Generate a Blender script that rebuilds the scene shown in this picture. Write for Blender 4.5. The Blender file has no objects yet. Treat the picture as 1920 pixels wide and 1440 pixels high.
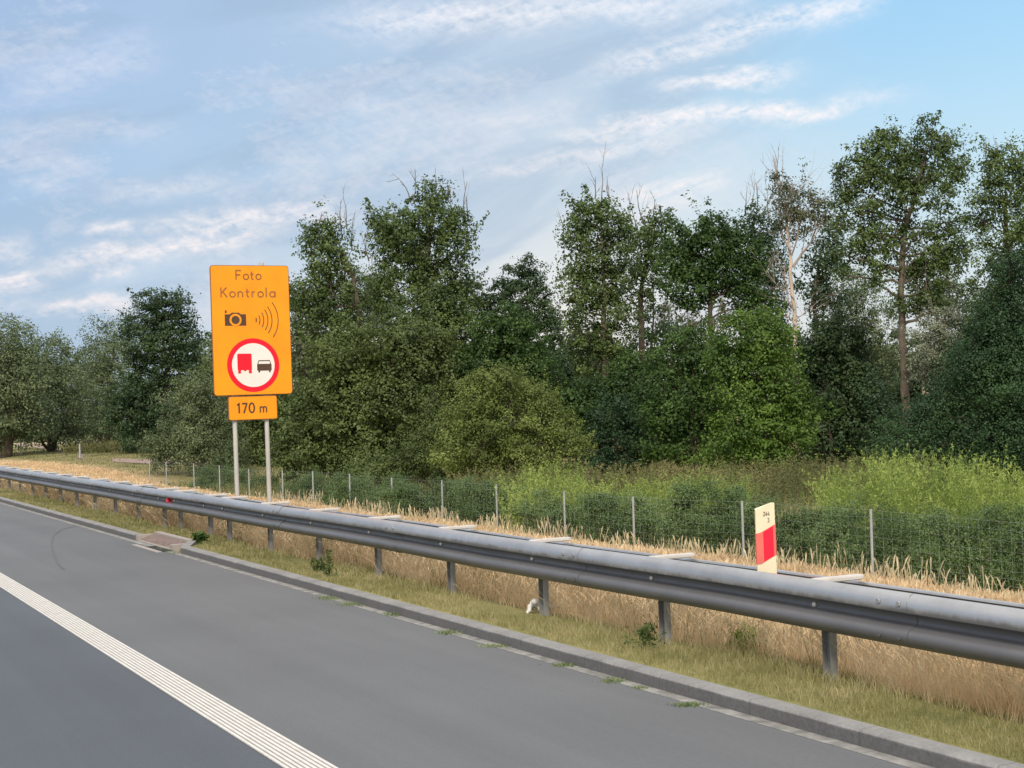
import bpy, bmesh, math, random
import numpy as np
from mathutils import Vector, Matrix

R = math.radians
rng = np.random.default_rng(7)
random.seed(7)
S = bpy.context.scene
COL = S.collection

# ------------------------------------------------------------------ camera
# +Y runs along the motorway, +X points off the carriageway, z = 0 is the asphalt
EYE = 1.85
F = 2884.0
YAW, PITCH, ROLL = R(26.1), R(0.83), R(2.08)
fw = Vector((math.sin(YAW)*math.cos(PITCH), math.cos(YAW)*math.cos(PITCH), math.sin(PITCH)))
r0 = Vector((math.cos(YAW), -math.sin(YAW), 0))
u0 = r0.cross(fw)
rt = r0*math.cos(ROLL) - u0*math.sin(ROLL)
up = u0*math.cos(ROLL) + r0*math.sin(ROLL)
cam_data = bpy.data.cameras.new("camera")
cam = bpy.data.objects.new("camera", cam_data)
COL.objects.link(cam)
M = Matrix((rt, up, -fw)).transposed().to_4x4()
M.translation = Vector((0, 0, EYE))
cam.matrix_world = M
cam_data.sensor_width = 36
cam_data.lens = F/1920*36
cam_data.clip_start = 0.1
cam_data.clip_end = 4000
S.camera = cam
CP = Vector((0, 0, EYE))

def ray(px, py):
    return rt*((px-960)/F) + up*((720-py)/F) + fw
def at(px, py, Z):
    return CP + ray(px, py)*Z

# ------------------------------------------------------------------ exposure
S.view_settings.view_transform = 'Standard'
S.view_settings.look = 'None'
S.view_settings.exposure = 0.72
S.view_settings.gamma = 1.0
S.render.resolution_x, S.render.resolution_y = 1024, 768

# ------------------------------------------------------------------ sun and sky
SUN_AZ = R(-148)     # clockwise from +Y
SUN_EL = R(42)
sd = bpy.data.lights.new("sun", 'SUN')
sd.energy = 1.9
sd.angle = R(11)
sd.color = (1.0, 0.90, 0.78)
sun = bpy.data.objects.new("sun", sd)
COL.objects.link(sun)
to_sun = Vector((math.sin(SUN_AZ)*math.cos(SUN_EL), math.cos(SUN_AZ)*math.cos(SUN_EL), math.sin(SUN_EL)))
sun.rotation_euler = to_sun.to_track_quat('Z', 'Y').to_euler()

world = bpy.data.worlds.new("World")
S.world = world
world.use_nodes = True

class NT:
    """tiny helper to write node trees"""
    def __init__(s, tree):
        s.t = tree; s.t.nodes.clear()
    def n(s, kind, ins=None, **props):
        nd = s.t.nodes.new(kind)
        for k, v in props.items(): setattr(nd, k, v)
        for k, v in (ins or {}).items():
            sock = nd.inputs[k]
            if isinstance(v, bpy.types.NodeSocket): s.t.links.new(v, sock)
            else: sock.default_value = v
        return nd
    def math(s, op, a, b=None, c=None, clamp=False):
        nd = s.t.nodes.new('ShaderNodeMath'); nd.operation = op; nd.use_clamp = clamp
        for i, v in enumerate((a, b, c)):
            if v is None: continue
            if isinstance(v, bpy.types.NodeSocket): s.t.links.new(v, nd.inputs[i])
            else: nd.inputs[i].default_value = v
        return nd.outputs[0]
    def ramp(s, fac, stops, interp='LINEAR'):
        nd = s.t.nodes.new('ShaderNodeValToRGB')
        nd.color_ramp.interpolation = interp
        el = nd.color_ramp.elements
        while len(el) > 1: el.remove(el[-1])
        for i, (p, c) in enumerate(stops):
            e = el[0] if i == 0 else el.new(p)
            e.position = p
            e.color = (c, c, c, 1) if isinstance(c, (int, float)) else (*c, 1)
        s.t.links.new(fac, nd.inputs[0])
        return nd.outputs[0]
    def mix(s, fac, a, b, mode='MIX'):
        nd = s.t.nodes.new('ShaderNodeMix'); nd.data_type = 'RGBA'; nd.blend_type = mode
        for i, v in ((0, fac), (6, a), (7, b)):
            if isinstance(v, bpy.types.NodeSocket): s.t.links.new(v, nd.inputs[i])
            elif i == 0: nd.inputs[0].default_value = v
            else: nd.inputs[i].default_value = (*v, 1)
        return nd.outputs[2]
    def noise(s, vec, scale, detail=4, rough=0.55, dist=0.0):
        nd = s.n('ShaderNodeTexNoise', {'Vector': vec, 'Scale': scale, 'Detail': detail, 'Roughness': rough, 'Distortion': dist})
        return nd.outputs[0]

w = NT(world.node_tree)
geo = w.n('ShaderNodeTexCoord').outputs['Generated']
sky = w.n('ShaderNodeTexSky', sky_type='NISHITA', sun_disc=False, sun_elevation=SUN_EL, sun_rotation=SUN_AZ,
          altitude=100, air_density=1.2, dust_density=1.5, ozone_density=2.0).outputs[0]
sep = w.n('ShaderNodeSeparateXYZ', {0: geo})
dx, dy, dz = sep.outputs
# clouds lie on a high layer: project the direction on a plane
zz = w.math('MAXIMUM', w.math('ADD', dz, 0.06), 0.02)
cx = w.math('DIVIDE', dx, zz); cy = w.math('DIVIDE', dy, zz)
plane = w.n('ShaderNodeCombineXYZ', {0: cx, 1: cy}).outputs[0]
# cloud banks are given by heading and height in the sky (both in radians)
el = w.math('ARCSINE', dz)
az = w.math('ARCTAN2', dx, dy)
def ang_of(px, py):
    d = ray(px, py).normalized()
    return math.atan2(d.x, d.y), math.asin(d.z)
azf = w.math('DIVIDE', w.math('SUBTRACT', az, R(7.5)), R(38), clamp=True)
elf = w.math('DIVIDE', el, 0.27, clamp=True)
ae = w.n('ShaderNodeCombineXYZ', {0: az, 1: el}).outputs[0]
def skn(sx, sy, rot, detail=5, rough=.55, dist=.4, off=(0, 0, 0)):
    r_ = w.n('ShaderNodeMapping', {0: ae, 'Rotation': (0, 0, rot)}).outputs[0]
    r_ = w.n('ShaderNodeMapping', {0: r_, 'Location': off, 'Scale': (sx, sy, 1)}).outputs[0]
    return w.noise(r_, 1.0, detail, rough, dist)
hi_c = w.ramp(azf, [(0.0, (0.32, 0.44, 0.65)), (0.30, (0.36, 0.48, 0.64)), (0.55, (0.44, 0.53, 0.64)), (0.72, (0.33, 0.52, 0.70)), (0.85, (0.29, 0.54, 0.77)), (1.0, (0.30, 0.56, 0.79))])
mid_c = w.ramp(azf, [(0.0, (0.31, 0.45, 0.65)), (0.3, (0.37, 0.49, 0.63)), (0.55, (0.49, 0.57, 0.65)), (0.75, (0.46, 0.61, 0.71)), (0.9, (0.44, 0.63, 0.75)), (1.0, (0.45, 0.65, 0.76))])
low_c = w.ramp(azf, [(0.0, (0.42, 0.52, 0.66)), (0.25, (0.52, 0.57, 0.65)), (0.5, (0.76, 0.70, 0.66)), (0.8, (0.66, 0.65, 0.65)), (1.0, (0.60, 0.64, 0.68))])
grad = w.mix(w.ramp(elf, [(0.0, 0.0), (0.72, 1.0)], 'EASE'), low_c, w.mix(w.ramp(elf, [(0.45, 0.0), (1.0, 1.0)], 'EASE'), mid_c, hi_c))
grad = w.mix(0.88, w.mix(1.0, sky, (0.16, 0.16, 0.16), 'MULTIPLY'), grad)
# soft darker and lighter rolls in the thin cloud sheet
roll = skn(5.0, 20.0, R(-14), 5, .5, .8)
blot = skn(9.0, 14.0, R(-10), 4, .55, .5, (3, 1, 0))
sheet = w.ramp(azf, [(0.0, 1.0), (0.6, 0.9), (0.82, 0.15), (1.0, 0.0)])
grad = w.mix(w.math('MULTIPLY', w.ramp(roll, [(0.40, 1.0), (0.60, 0.0)], 'EASE'), w.math('MULTIPLY', sheet, 0.5)), grad, (0.30, 0.42, 0.57))
grad = w.mix(w.math('MULTIPLY', w.ramp(blot, [(0.48, 0.0), (0.72, 1.0)], 'EASE'), w.math('MULTIPLY', sheet, 0.30)), grad, (0.52, 0.56, 0.67))
# pale lit streaks, drawn out and broken up
wx_ = w.math('MULTIPLY', w.math('SUBTRACT', skn(14, 26, R(-10), 4, .6, .5, (7, 2, 0)), 0.5), 0.030)
wy_ = w.math('MULTIPLY', w.math('SUBTRACT', skn(16, 34, R(-12), 5, .6, .5, (1, 5, 0)), 0.5), 0.034)
azw = w.math('ADD', az, wx_); elw = w.math('ADD', el, wy_)
STREAKS = [(1060,248,1640,183,15,1.0), (1240,160,1490,138,10,.9), (1120,130,1420,58,20,.8), (1290,72,1640,-2,20,.9), (640,42,1400,-12,24,.8), (640,180,770,222,20,.45),
  (810,232,1110,200,16,.4), (860,345,1350,240,17,.6), (1140,368,1360,335,13,.8), (1150,400,1300,376,12,.6), (270,425,660,398,15,.9), (80,500,540,425,18,.9),
  (-60,545,90,512,16,.9), (150,438,245,420,11,.8), (170,365,420,345,13,.45), (70,577,260,566,10,.8), (170,527,260,505,10,.8), (-40,455,70,470,14,.6),
  (20,165,280,95,26,.35), (-20,245,310,245,22,.3), ]
acc = None
for (x0, y0, x1, y1, wpx, st) in STREAKS:
    (a0, e0), (a1, e1) = ang_of(x0, y0), ang_of(x1, y1)
    L = math.hypot(a1-a0, e1-e0); ux, uy = (a1-a0)/L, (e1-e0)/L
    ca, ce = (a0+a1)/2, (e0+e1)/2
    qa = w.math('SUBTRACT', azw, ca); qe = w.math('SUBTRACT', elw, ce)
    tt = w.math('DIVIDE', w.math('ADD', w.math('MULTIPLY', qa, ux), w.math('MULTIPLY', qe, uy)), L*.5)
    pp = w.math('DIVIDE', w.math('SUBTRACT', w.math('MULTIPLY', qe, ux), w.math('MULTIPLY', qa, uy)), wpx*1.25/F)
    t2 = w.math('MULTIPLY', tt, tt); t4 = w.math('MULTIPLY', t2, t2); p2 = w.math('MULTIPLY', pp, pp)
    g_ = w.math('MULTIPLY', w.math('EXPONENT', w.math('MULTIPLY', w.math('ADD', t4, p2), -0.9)), st)
    acc = g_ if acc is None else w.math('MAXIMUM', acc, g_)
fib = skn(26, 130, R(-12), 6, .62, .7, (2, 2, 0))
mot = skn(170, 230, R(-12), 3, .6, .3, (5, 4, 0))
rip = skn(60, 190, R(28), 3, .5, .6, (9, 4, 0))
tex = w.math('ADD', w.math('ADD', w.math('MULTIPLY', fib, 0.45), w.math('MULTIPLY', mot, 0.30)), w.math('MULTIPLY', rip, 0.25))
lit = w.math('MULTIPLY', acc, w.ramp(tex, [(0.36, 0.05), (0.50, 0.62), (0.62, 1.0)]), clamp=True)
wisp = w.math('MULTIPLY', w.ramp(w.math('ADD', w.math('MULTIPLY', tex, 0.5), w.math('MULTIPLY', blot, 0.5)), [(0.50, 0.0), (0.64, 1.0)]), w.math('MULTIPLY', sheet, 0.30))
lit = w.math('MAXIMUM', lit, wisp)
litc = w.mix(elf, (0.88, 0.78, 0.74), (0.84, 0.83, 0.86))
col = w.mix(lit, grad, litc)
# the sunlit side of the sky, behind the camera, is brighter
sdot = w.n('ShaderNodeVectorMath', {0: geo, 1: tuple(to_sun)}, operation='DOT_PRODUCT').outputs['Value']
sdot = w.math('MAXIMUM', sdot, 0.0)
col = w.mix(w.math('MULTIPLY', w.math('MULTIPLY', sdot, sdot), 0.8), col, (1.05, 0.90, 0.72))
# open sky overhead: white grey cloud sheet
col = w.mix(w.ramp(dz, [(0.29, 0.0), (0.65, 1.0)]), col, (0.96, 0.95, 0.94))
bg = w.n('ShaderNodeBackground', {0: col, 1: 0.72})
w.n('ShaderNodeOutputWorld', {0: bg.outputs[0]})

# ------------------------------------------------------------------ materials
def mat(name, rough=0.7, metal=0.0, spec=0.4):
    m = bpy.data.materials.new(name); m.use_nodes = True
    t = NT(m.node_tree)
    b = t.n('ShaderNodeBsdfPrincipled', {'Roughness': rough, 'Metallic': metal, 'Specular IOR Level': spec})
    o = t.n('ShaderNodeOutputMaterial', {0: b.outputs[0]})
    return m, t, b, o
def obj_co(t): return t.n('ShaderNodeTexCoord').outputs['Object']
def world_co(t): return t.n('ShaderNodeNewGeometry').outputs['Position']
def link(t, a, b): t.t.links.new(a, b)
def plain(name, c, rough=0.6, metal=0.0, var=0.12, scale=6.0, spec=0.4):
    m, t, b, o = mat(name, rough, metal, spec)
    n = t.noise(world_co(t), scale, 5, 0.6)
    lo = tuple(v*(1-var) for v in c); hi = tuple(min(1, v*(1+var)) for v in c)
    link(t, t.ramp(n, [(0.3, lo), (0.7, hi)]), b.inputs['Base Color'])
    return m
def leafmat(name, c1, c2, c3, trans=0.25, scale=0.7):
    trans = min(.45, trans+.08)
    if name.endswith('_leaves'): c1, c2, c3 = (tuple(v*k*h for v, h in zip(c, (.93, 1.04, .92))) for c, k in ((c1, 1.10), (c2, 1.25), (c3, 1.42)))
    m, t, b, o = mat(name, 0.55, 0, 0.35)
    p = world_co(t)
    n = t.noise(p, scale, 3, 0.6)
    f = t.noise(p, 9.0, 1, 0.5)
    big = t.noise(p, 0.28, 2, 0.5)
    s = t.math('ADD', t.math('ADD', t.math('MULTIPLY', n, 0.45), t.math('MULTIPLY', f, 0.35)), t.math('MULTIPLY', big, 0.25))
    c = t.ramp(s, [(0.40, c1), (0.53, c2), (0.66, c3)])
    link(t, c, b.inputs['Base Color'])
    tr = t.n('ShaderNodeBsdfTranslucent', {0: c})
    mx = t.n('ShaderNodeMixShader', {0: trans, 1: b.outputs[0], 2: tr.outputs[0]})
    link(t, mx.outputs[0], o.inputs[0])
    return m

def asphalt(name, base):
    m, t, b, o = mat(name, 0.75, 0, 0.4)
    p = world_co(t)
    st = t.n('ShaderNodeMapping', {0: p, 'Scale': (2.2, 0.10, 1)}).outputs[0]
    wear = t.noise(st, 1.0, 5, 0.55)
    patch = t.noise(p, 0.35, 3, 0.5)
    grain = t.noise(p, 30.0, 5, 0.9)
    v = t.n('ShaderNodeTexVoronoi', {'Vector': p, 'Scale': 90.0}).outputs['Distance']
    f = t.math('ADD', t.math('ADD', t.math('MULTIPLY', wear, 0.30), t.math('MULTIPLY', patch, 0.30)), t.math('MULTIPLY', grain, 0.4))
    c = t.ramp(f, [(0.30, tuple(x*0.72 for x in base)), (0.5, base), (0.70, tuple(x*1.30 for x in base))])
    link(t, c, b.inputs['Base Color'])
    bp = t.n('ShaderNodeBump', {'Strength': 0.35, 'Distance': 0.006, 'Height': v})
    link(t, bp.outputs[0], b.inputs['Normal'])
    link(t, t.math('ADD', t.math('MULTIPLY', grain, 0.25), 0.58), b.inputs['Roughness'])
    return m
M_asph = asphalt('asphalt_shoulder', (0.118, 0.122, 0.128))
M_lane = asphalt('asphalt_lane', (0.076, 0.087, 0.102))

m, t, b, o = mat('concrete_kerb', 0.85, 0, 0.25)
p = world_co(t)
n1 = t.noise(p, 2.5, 6, 0.65); n2 = t.noise(p, 40, 4, 0.7)
f = t.math('ADD', t.math('MULTIPLY', n1, 0.6), t.math('MULTIPLY', n2, 0.4))
c = t.ramp(f, [(0.3, (0.17, 0.168, 0.165)), (0.5, (0.235, 0.232, 0.23)), (0.7, (0.31, 0.305, 0.30))])
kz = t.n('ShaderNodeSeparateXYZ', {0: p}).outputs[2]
film = t.ramp(t.math('ADD', kz, t.math('MULTIPLY', t.math('SUBTRACT', n1, 0.5), 0.03)), [(0.0, 1.0), (0.066, 0.95), (0.082, 0.0)])  # film is shade painted into the kerb face, the top stays bright
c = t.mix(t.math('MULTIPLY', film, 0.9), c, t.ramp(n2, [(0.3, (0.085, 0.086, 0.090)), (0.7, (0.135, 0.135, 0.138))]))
# joints between one metre kerb stones
sy = t.n('ShaderNodeSeparateXYZ', {0: p}).outputs[1]
j = t.math('ABSOLUTE', t.math('SUBTRACT', t.math('FRACT', sy), 0.5))
c = t.mix(t.ramp(j, [(0.0, 0.45), (0.004, 0.35), (0.008, 0.0)]), c, (0.07, 0.065, 0.06))
link(t, c, b.inputs['Base Color'])
link(t, t.n('ShaderNodeBump', {'Strength': 0.3, 'Distance': 0.004, 'Height': n2}).outputs[0], b.inputs['Normal'])
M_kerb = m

m, t, b, o = mat('ground_soil', 0.95, 0, 0.1)
p = world_co(t)
n1 = t.noise(p, 0.25, 6, 0.6, 0.5); n2 = t.noise(p, 4.0, 5, 0.7); 
f = t.math('ADD', t.math('MULTIPLY', n1, 0.6), t.math('MULTIPLY', n2, 0.4))
dry = t.ramp(f, [(0.3, (0.22, 0.16, 0.09)), (0.5, (0.42, 0.31, 0.18)), (0.7, (0.56, 0.43, 0.26))])
grn = t.ramp(f, [(0.3, (0.09, 0.10, 0.04)), (0.5, (0.18, 0.175, 0.07)), (0.7, (0.32, 0.28, 0.13))])
sx = t.n('ShaderNodeSeparateXYZ', {0: p})
X = sx.outputs[0]; Y = sx.outputs[1]
ne = t.math('MULTIPLY', t.math('SUBTRACT', t.noise(p, 1.2, 3, 0.6), 0.5), 1.2)
strip = t.math('SMOOTH_MIN', 1.0, t.math('MAXIMUM', 0.0, t.math('MULTIPLY', t.math('SUBTRACT', t.math('ADD', X, ne), 6.3), 2.0)), 0.05)
c = t.mix(strip, grn, dry)
Xf = t.math('ADD', t.math('SUBTRACT', X, t.math('MULTIPLY', t.math('DIVIDE', t.math('SUBTRACT', Y, 80.0), 10.0, clamp=True), 3.4)), t.math('MULTIPLY', t.math('MAXIMUM', 0.0, t.math('SUBTRACT', Y, 100.0)), 0.14))
far = t.math('MULTIPLY', t.math('MAXIMUM', 0.0, t.math('MINIMUM', 1.0, t.math('MULTIPLY', t.math('SUBTRACT', Xf, 17.2), 0.5))), 0.85)
c = t.mix(far, c, grn)
link(t, c, b.inputs['Base Color'])
M_ground = m
M_track = plain('dirt_track', (0.30, 0.22, 0.19), 0.95, 0, 0.25, 1.5)
M_sand = plain('sandy_soil', (0.50, 0.40, 0.29), 0.95, 0, 0.2, 1.5)

M_green = leafmat('verge_grass', (0.19, 0.19, 0.075), (0.31, 0.29, 0.125), (0.48, 0.42, 0.23), 0.3, 1.3)
M_straw = leafmat('dry_grass', (0.50, 0.37, 0.22), (0.76, 0.58, 0.36), (0.88, 0.73, 0.50), 0.35, 0.9)
M_pale = leafmat('pale_stalks', (0.40, 0.33, 0.20), (0.64, 0.54, 0.34), (0.82, 0.72, 0.50), 0.3, 1.5)
M_field = leafmat('field_grass', (0.09, 0.105, 0.040), (0.165, 0.175, 0.066), (0.34, 0.29, 0.13), 0.3, 0.3)
M_weed = leafmat('tall_weeds', (0.13, 0.19, 0.045), (0.27, 0.36, 0.080), (0.48, 0.55, 0.16), 0.35, 0.6)
M_shrub = leafmat('shrub_leaves', (0.055, 0.085, 0.036), (0.098, 0.138, 0.056), (0.175, 0.215, 0.095), 0.2, 0.8)
M_bark = plain('bark', (0.085, 0.065, 0.050), 0.95, 0, 0.35, 3)
M_barkl = plain('bark_tan', (0.135, 0.108, 0.082), 0.95, 0, 0.3, 3)
M_barkp = plain('bark_pale', (0.56, 0.45, 0.35), 0.9, 0, 0.25, 1.2)
M_twigd = plain('grey_twig', (0.17, 0.145, 0.125), 0.9, 0, 0.2, 1.2)
M_twig = plain('dead_twig', (0.34, 0.28, 0.24), 0.9, 0, 0.2, 1.2)
LM = {
 'lolive': leafmat('light_olive_leaves', (0.085, 0.105, 0.032), (0.145, 0.170, 0.048), (0.23, 0.25, 0.085), 0.28),
 'willow': leafmat('willow_leaves', (0.060, 0.078, 0.040), (0.105, 0.128, 0.066), (0.180, 0.195, 0.110), 0.2),
 'olive':  leafmat('olive_leaves', (0.048, 0.066, 0.024), (0.086, 0.110, 0.036), (0.148, 0.172, 0.062), 0.22),
 'dark':   leafmat('dark_leaves', (0.022, 0.042, 0.020), (0.040, 0.066, 0.029), (0.068, 0.096, 0.040), 0.2),
 'poplar': leafmat('poplar_leaves', (0.044, 0.066, 0.022), (0.080, 0.110, 0.034), (0.138, 0.170, 0.060), 0.22),
 'maple':  leafmat('maple_leaves', (0.026, 0.052, 0.016), (0.048, 0.086, 0.023), (0.084, 0.135, 0.036), 0.28),
 'bright': leafmat('bright_leaves', (0.050, 0.090, 0.020), (0.095, 0.150, 0.030), (0.165, 0.235, 0.050), 0.3),
 'teal':   leafmat('teal_leaves', (0.016, 0.038, 0.019), (0.029, 0.060, 0.026), (0.050, 0.092, 0.036), 0.22),
 'grey':   leafmat('grey_leaves', (0.13, 0.135, 0.10), (0.20, 0.20, 0.155), (0.30, 0.29, 0.23), 0.15),
 'brown':  leafmat('sparse_leaves', (0.055, 0.060, 0.035), (0.085, 0.090, 0.050), (0.140, 0.130, 0.080), 0.15),
}

m, t, b, o = mat('galvanised_steel', 0.40, 0.85, 0.5)
p = world_co(t)
n1 = t.noise(p, 5.0, 5, 0.65); n2 = t.noise(t.n('ShaderNodeMapping', {0: p, 'Scale': (3, 0.5, 9)}).outputs[0], 1.0, 5, 0.6)
f = t.math('ADD', t.math('MULTIPLY', n1, 0.4), t.math('MULTIPLY', n2, 0.6))
stl = t.ramp(f, [(0.3, (0.36, 0.36, 0.365)), (0.55, (0.50, 0.50, 0.505)), (0.75, (0.62, 0.62, 0.625))])
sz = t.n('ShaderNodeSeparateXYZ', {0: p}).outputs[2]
streak_noise = t.noise(t.n('ShaderNodeMapping', {0: p, 'Scale': (1, 9, 1.2)}).outputs[0], 1.0, 5, 0.65)
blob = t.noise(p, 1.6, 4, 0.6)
gl = t.math('ADD', sz, t.math('ADD', t.math('MULTIPLY', t.math('SUBTRACT', streak_noise, 0.5), 0.07), t.math('MULTIPLY', t.math('SUBTRACT', blob, 0.5), 0.05)))
beam_shade = t.ramp(gl, [(0.0, 0.86), (0.50, 0.80), (0.575, 0.72), (0.60, 0.08), (1.0, 0.05)])  # painted shade: beam valley and lower half dark, upper bulge left bright
stl = t.mix(beam_shade, stl, (0.052, 0.052, 0.060))
link(t, stl, b.inputs['Base Color'])
link(t, t.math('SUBTRACT', 0.75, t.math('MULTIPLY', beam_shade, 0.68)), b.inputs['Metallic'])
link(t, t.ramp(f, [(0.3, 0.48), (0.7, 0.33)]), b.inputs['Roughness'])
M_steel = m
M_post = plain('post_steel', (0.26, 0.265, 0.265), 0.6, 0.35, 0.22, 9)
M_spacer = plain('pale_zinc', (0.62, 0.58, 0.54), 0.5, 0.1, 0.1, 9)
M_bolt = plain('bolt_zinc', (0.75, 0.72, 0.66), 0.35, 0.3, 0.05, 9)
M_stain = plain('joint_grime', (0.10, 0.10, 0.105), 0.7, 0.2, 0.2, 20)
M_fence = plain('fence_steel', (0.42, 0.44, 0.45), 0.5, 0.3, 0.1, 5)
M_wire = plain('fence_wire', (0.45, 0.50, 0.50), 0.5, 0.3, 0.1, 5)
M_red = plain('reflector_red', (0.90, 0.02, 0.06), 0.25, 0, 0.05, 9)
M_orange = plain('sign_orange', (0.96, 0.32, 0.001), 0.35, 0, 0.09, 2.2, 0.5)
M_edge = plain('sign_edge', (0.28, 0.10, 0.03), 0.5, 0, 0.1, 9)
M_sblack = plain('sign_brown', (0.085, 0.045, 0.026), 0.5, 0, 0.15, 9)
M_sfade = plain('sign_faded_brown', (0.30, 0.115, 0.035), 0.5, 0, 0.2, 6)
M_sred = plain('sign_red', (0.80, 0.006, 0.025), 0.35, 0, 0.05, 3)
M_swhite = plain('sign_white', (0.80, 0.76, 0.70), 0.35, 0, 0.04, 3)
M_cream = plain('cream_plastic', (0.84, 0.74, 0.52), 0.5, 0, 0.06, 9)
M_salmon = plain('salmon_plastic', (0.80, 0.17, 0.13), 0.5, 0, 0.08, 9)
M_litter = plain('litter_plastic', (0.58, 0.57, 0.55), 0.35, 0, 0.1, 20)
M_white = plain('road_paint', (0.62, 0.60, 0.565), 0.7, 0, 0.10, 12)
M_brick = plain('rust_brown_slab', (0.17, 0.125, 0.11), 0.9, 0, 0.35, 14)
M_pinkc = plain('pale_concrete', (0.33, 0.30, 0.275), 0.9, 0, 0.12, 10)
M_dark = plain('drain_dark', (0.02, 0.02, 0.02), 0.9)
M_tyre = plain('tyre_rubber', (0.108, 0.109, 0.112), 0.8, 0, 0.2, 9)
M_moss = leafmat('gutter_moss', (0.10, 0.15, 0.06), (0.17, 0.22, 0.10), (0.28, 0.32, 0.17), 0.1, 3)

# ------------------------------------------------------------------ helpers
def tag(o, label=None, cat=None, group=None, kind=None):
    if label: o['label'] = label
    if cat: o['category'] = cat
    if group: o['group'] = group
    if kind: o['kind'] = kind
    return o
def link_obj(name, me, m, parent=None):
    ms = m if isinstance(m, (list, tuple)) else [m]
    for x in ms: me.materials.append(x)
    o = bpy.data.objects.new(name, me); COL.objects.link(o)
    if parent is not None:
        o.parent = parent
        o.location = -parent.location      # geometry is given in world metres
    return o
def np_mesh(name, V, Q, m, parent=None, smooth=False):
    """V (n,3), Q (k,4) or (k,3) index array"""
    V = np.asarray(V, np.float32); Q = np.asarray(Q, np.int32)
    me = bpy.data.meshes.new(name)
    k = Q.shape[1]
    me.vertices.add(len(V)); me.vertices.foreach_set('co', V.ravel())
    me.loops.add(Q.size); me.loops.foreach_set('vertex_index', Q.ravel())
    me.polygons.add(len(Q))
    me.polygons.foreach_set('loop_start', np.arange(0, Q.size, k, dtype=np.int32))
    me.polygons.foreach_set('loop_total', np.full(len(Q), k, np.int32))
    if smooth: me.polygons.foreach_set('use_smooth', np.ones(len(Q), bool))
    me.update(calc_edges=True)
    return link_obj(name, me, m, parent)
def empty(name, loc, label, cat, group=None):
    o = bpy.data.objects.new(name, None); COL.objects.link(o)
    o.location = loc; o.empty_display_size = 0.3
    return tag(o, label, cat, group)

class MB:
    """collects polygons in world metres"""
    def __init__(s): s.v = []; s.f = []
    def add(s, vs, fs):
        n = len(s.v); s.v += [tuple(v) for v in vs]; s.f += [tuple(i+n for i in f) for f in fs]
        return s
    def box(s, a, b):
        x0, y0, z0 = a; x1, y1, z1 = b
        return s.add([(x0,y0,z0),(x1,y0,z0),(x1,y1,z0),(x0,y1,z0),(x0,y0,z1),(x1,y0,z1),(x1,y1,z1),(x0,y1,z1)],
                     [(0,3,2,1),(4,5,6,7),(0,1,5,4),(1,2,6,5),(2,3,7,6),(3,0,4,7)])
    def tube(s, pts, rad, n=8, cap=True):
        pts = [Vector(p) for p in pts]
        rr = rad if isinstance(rad, (list, tuple, np.ndarray)) else [rad]*len(pts)
        base = len(s.v)
        for i, p in enumerate(pts):
            d = (pts[min(i+1, len(pts)-1)] - pts[max(i-1, 0)])
            if d.length < 1e-9: d = Vector((0, 0, 1))
            d.normalize()
            a = d.cross(Vector((0.31, 0.95, 0.02)));
            if a.length < 1e-3: a = d.cross(Vector((1, 0, 0)))
            a.normalize(); b = d.cross(a)
            for k in range(n):
                t_ = 2*math.pi*k/n
                s.v.append(tuple(p + (a*math.cos(t_) + b*math.sin(t_))*rr[i]))
        for i in range(len(pts)-1):
            for k in range(n):
                k2 = (k+1) % n
                s.f.append((base+i*n+k, base+i*n+k2, base+(i+1)*n+k2, base+(i+1)*n+k))
        if cap:
            s.f.append(tuple(base+k for k in range(n))[::-1])
            s.f.append(tuple(base+(len(pts)-1)*n+k for k in range(n)))
        return s
    def extrude_poly(s, pts, y0, y1, conv=lambda x, y, z: (x, y, z)):
        """outline in (x,z), thickness between y0 and y1"""
        n = len(pts)
        vs = [conv(x, y0, z) for x, z in pts] + [conv(x, y1, z) for x, z in pts]
        fs = [tuple(range(n)), tuple(range(2*n-1, n-1, -1))] + [(i, i+n, (i+1) % n + n, (i+1) % n) for i in range(n)]
        return s.add(vs, fs)
    def build(s, name, m, parent=None, smooth=False, bevel=0, auto=False):
        me = bpy.data.meshes.new(name); me.from_pydata(s.v, [], s.f); me.update()
        bm = bmesh.new(); bm.from_mesh(me)
        bmesh.ops.recalc_face_normals(bm, faces=bm.faces)
        if bevel: bmesh.ops.bevel(bm, geom=list(bm.edges), offset=bevel, segments=2, affect='EDGES')
        bm.to_mesh(me); bm.free()
        if smooth:
            me.polygons.foreach_set('use_smooth', np.ones(len(me.polygons), bool))
            if auto: me.set_sharp_from_angle(angle=R(40))
        return link_obj(name, me, m, parent)

# ------------------------------------------------------------------ terrain
def sstep(a, b, x):
    t_ = np.clip((x-a)/(b-a), 0, 1); return t_*t_*(3-2*t_)
def terr(X, Y):
    X = np.asarray(X, float); Y = np.asarray(Y, float)
    z = np.interp(X, [-400, -13, -12.2, 5.20, 5.27, 6.0, 6.7, 7.4, 18.2, 24, 60, 600],
                     [-1.0, -1.0, -0.08, -0.08, 0.085, 0.03, -0.06, -0.22, -1.85, -1.95, -2.0, -2.0])
    t_ = sstep(80, 125, Y)*sstep(8, 22, X)
    z = z*(1-t_) + (-0.75)*t_
    z = z + sstep(7.5, 14, X)*0.03*(np.sin(X*0.55+Y*0.21)+np.sin(Y*0.43-X*0.17))*(1-t_*0.5)
    return z
def gz(x, y): return float(terr(x, y))
def hit(px, py, lift=0.0):
    d = ray(px, py); lo, hi = 2.0, 900.0
    for k in range(4000):
        q = CP + d*(lo)
        if q.z <= gz(q.x, q.y): break
        lo += 0.25 + lo*0.004
        if lo > 900: break
    q = CP + d*lo
    return Vector((q.x, q.y, gz(q.x, q.y)+lift))

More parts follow.
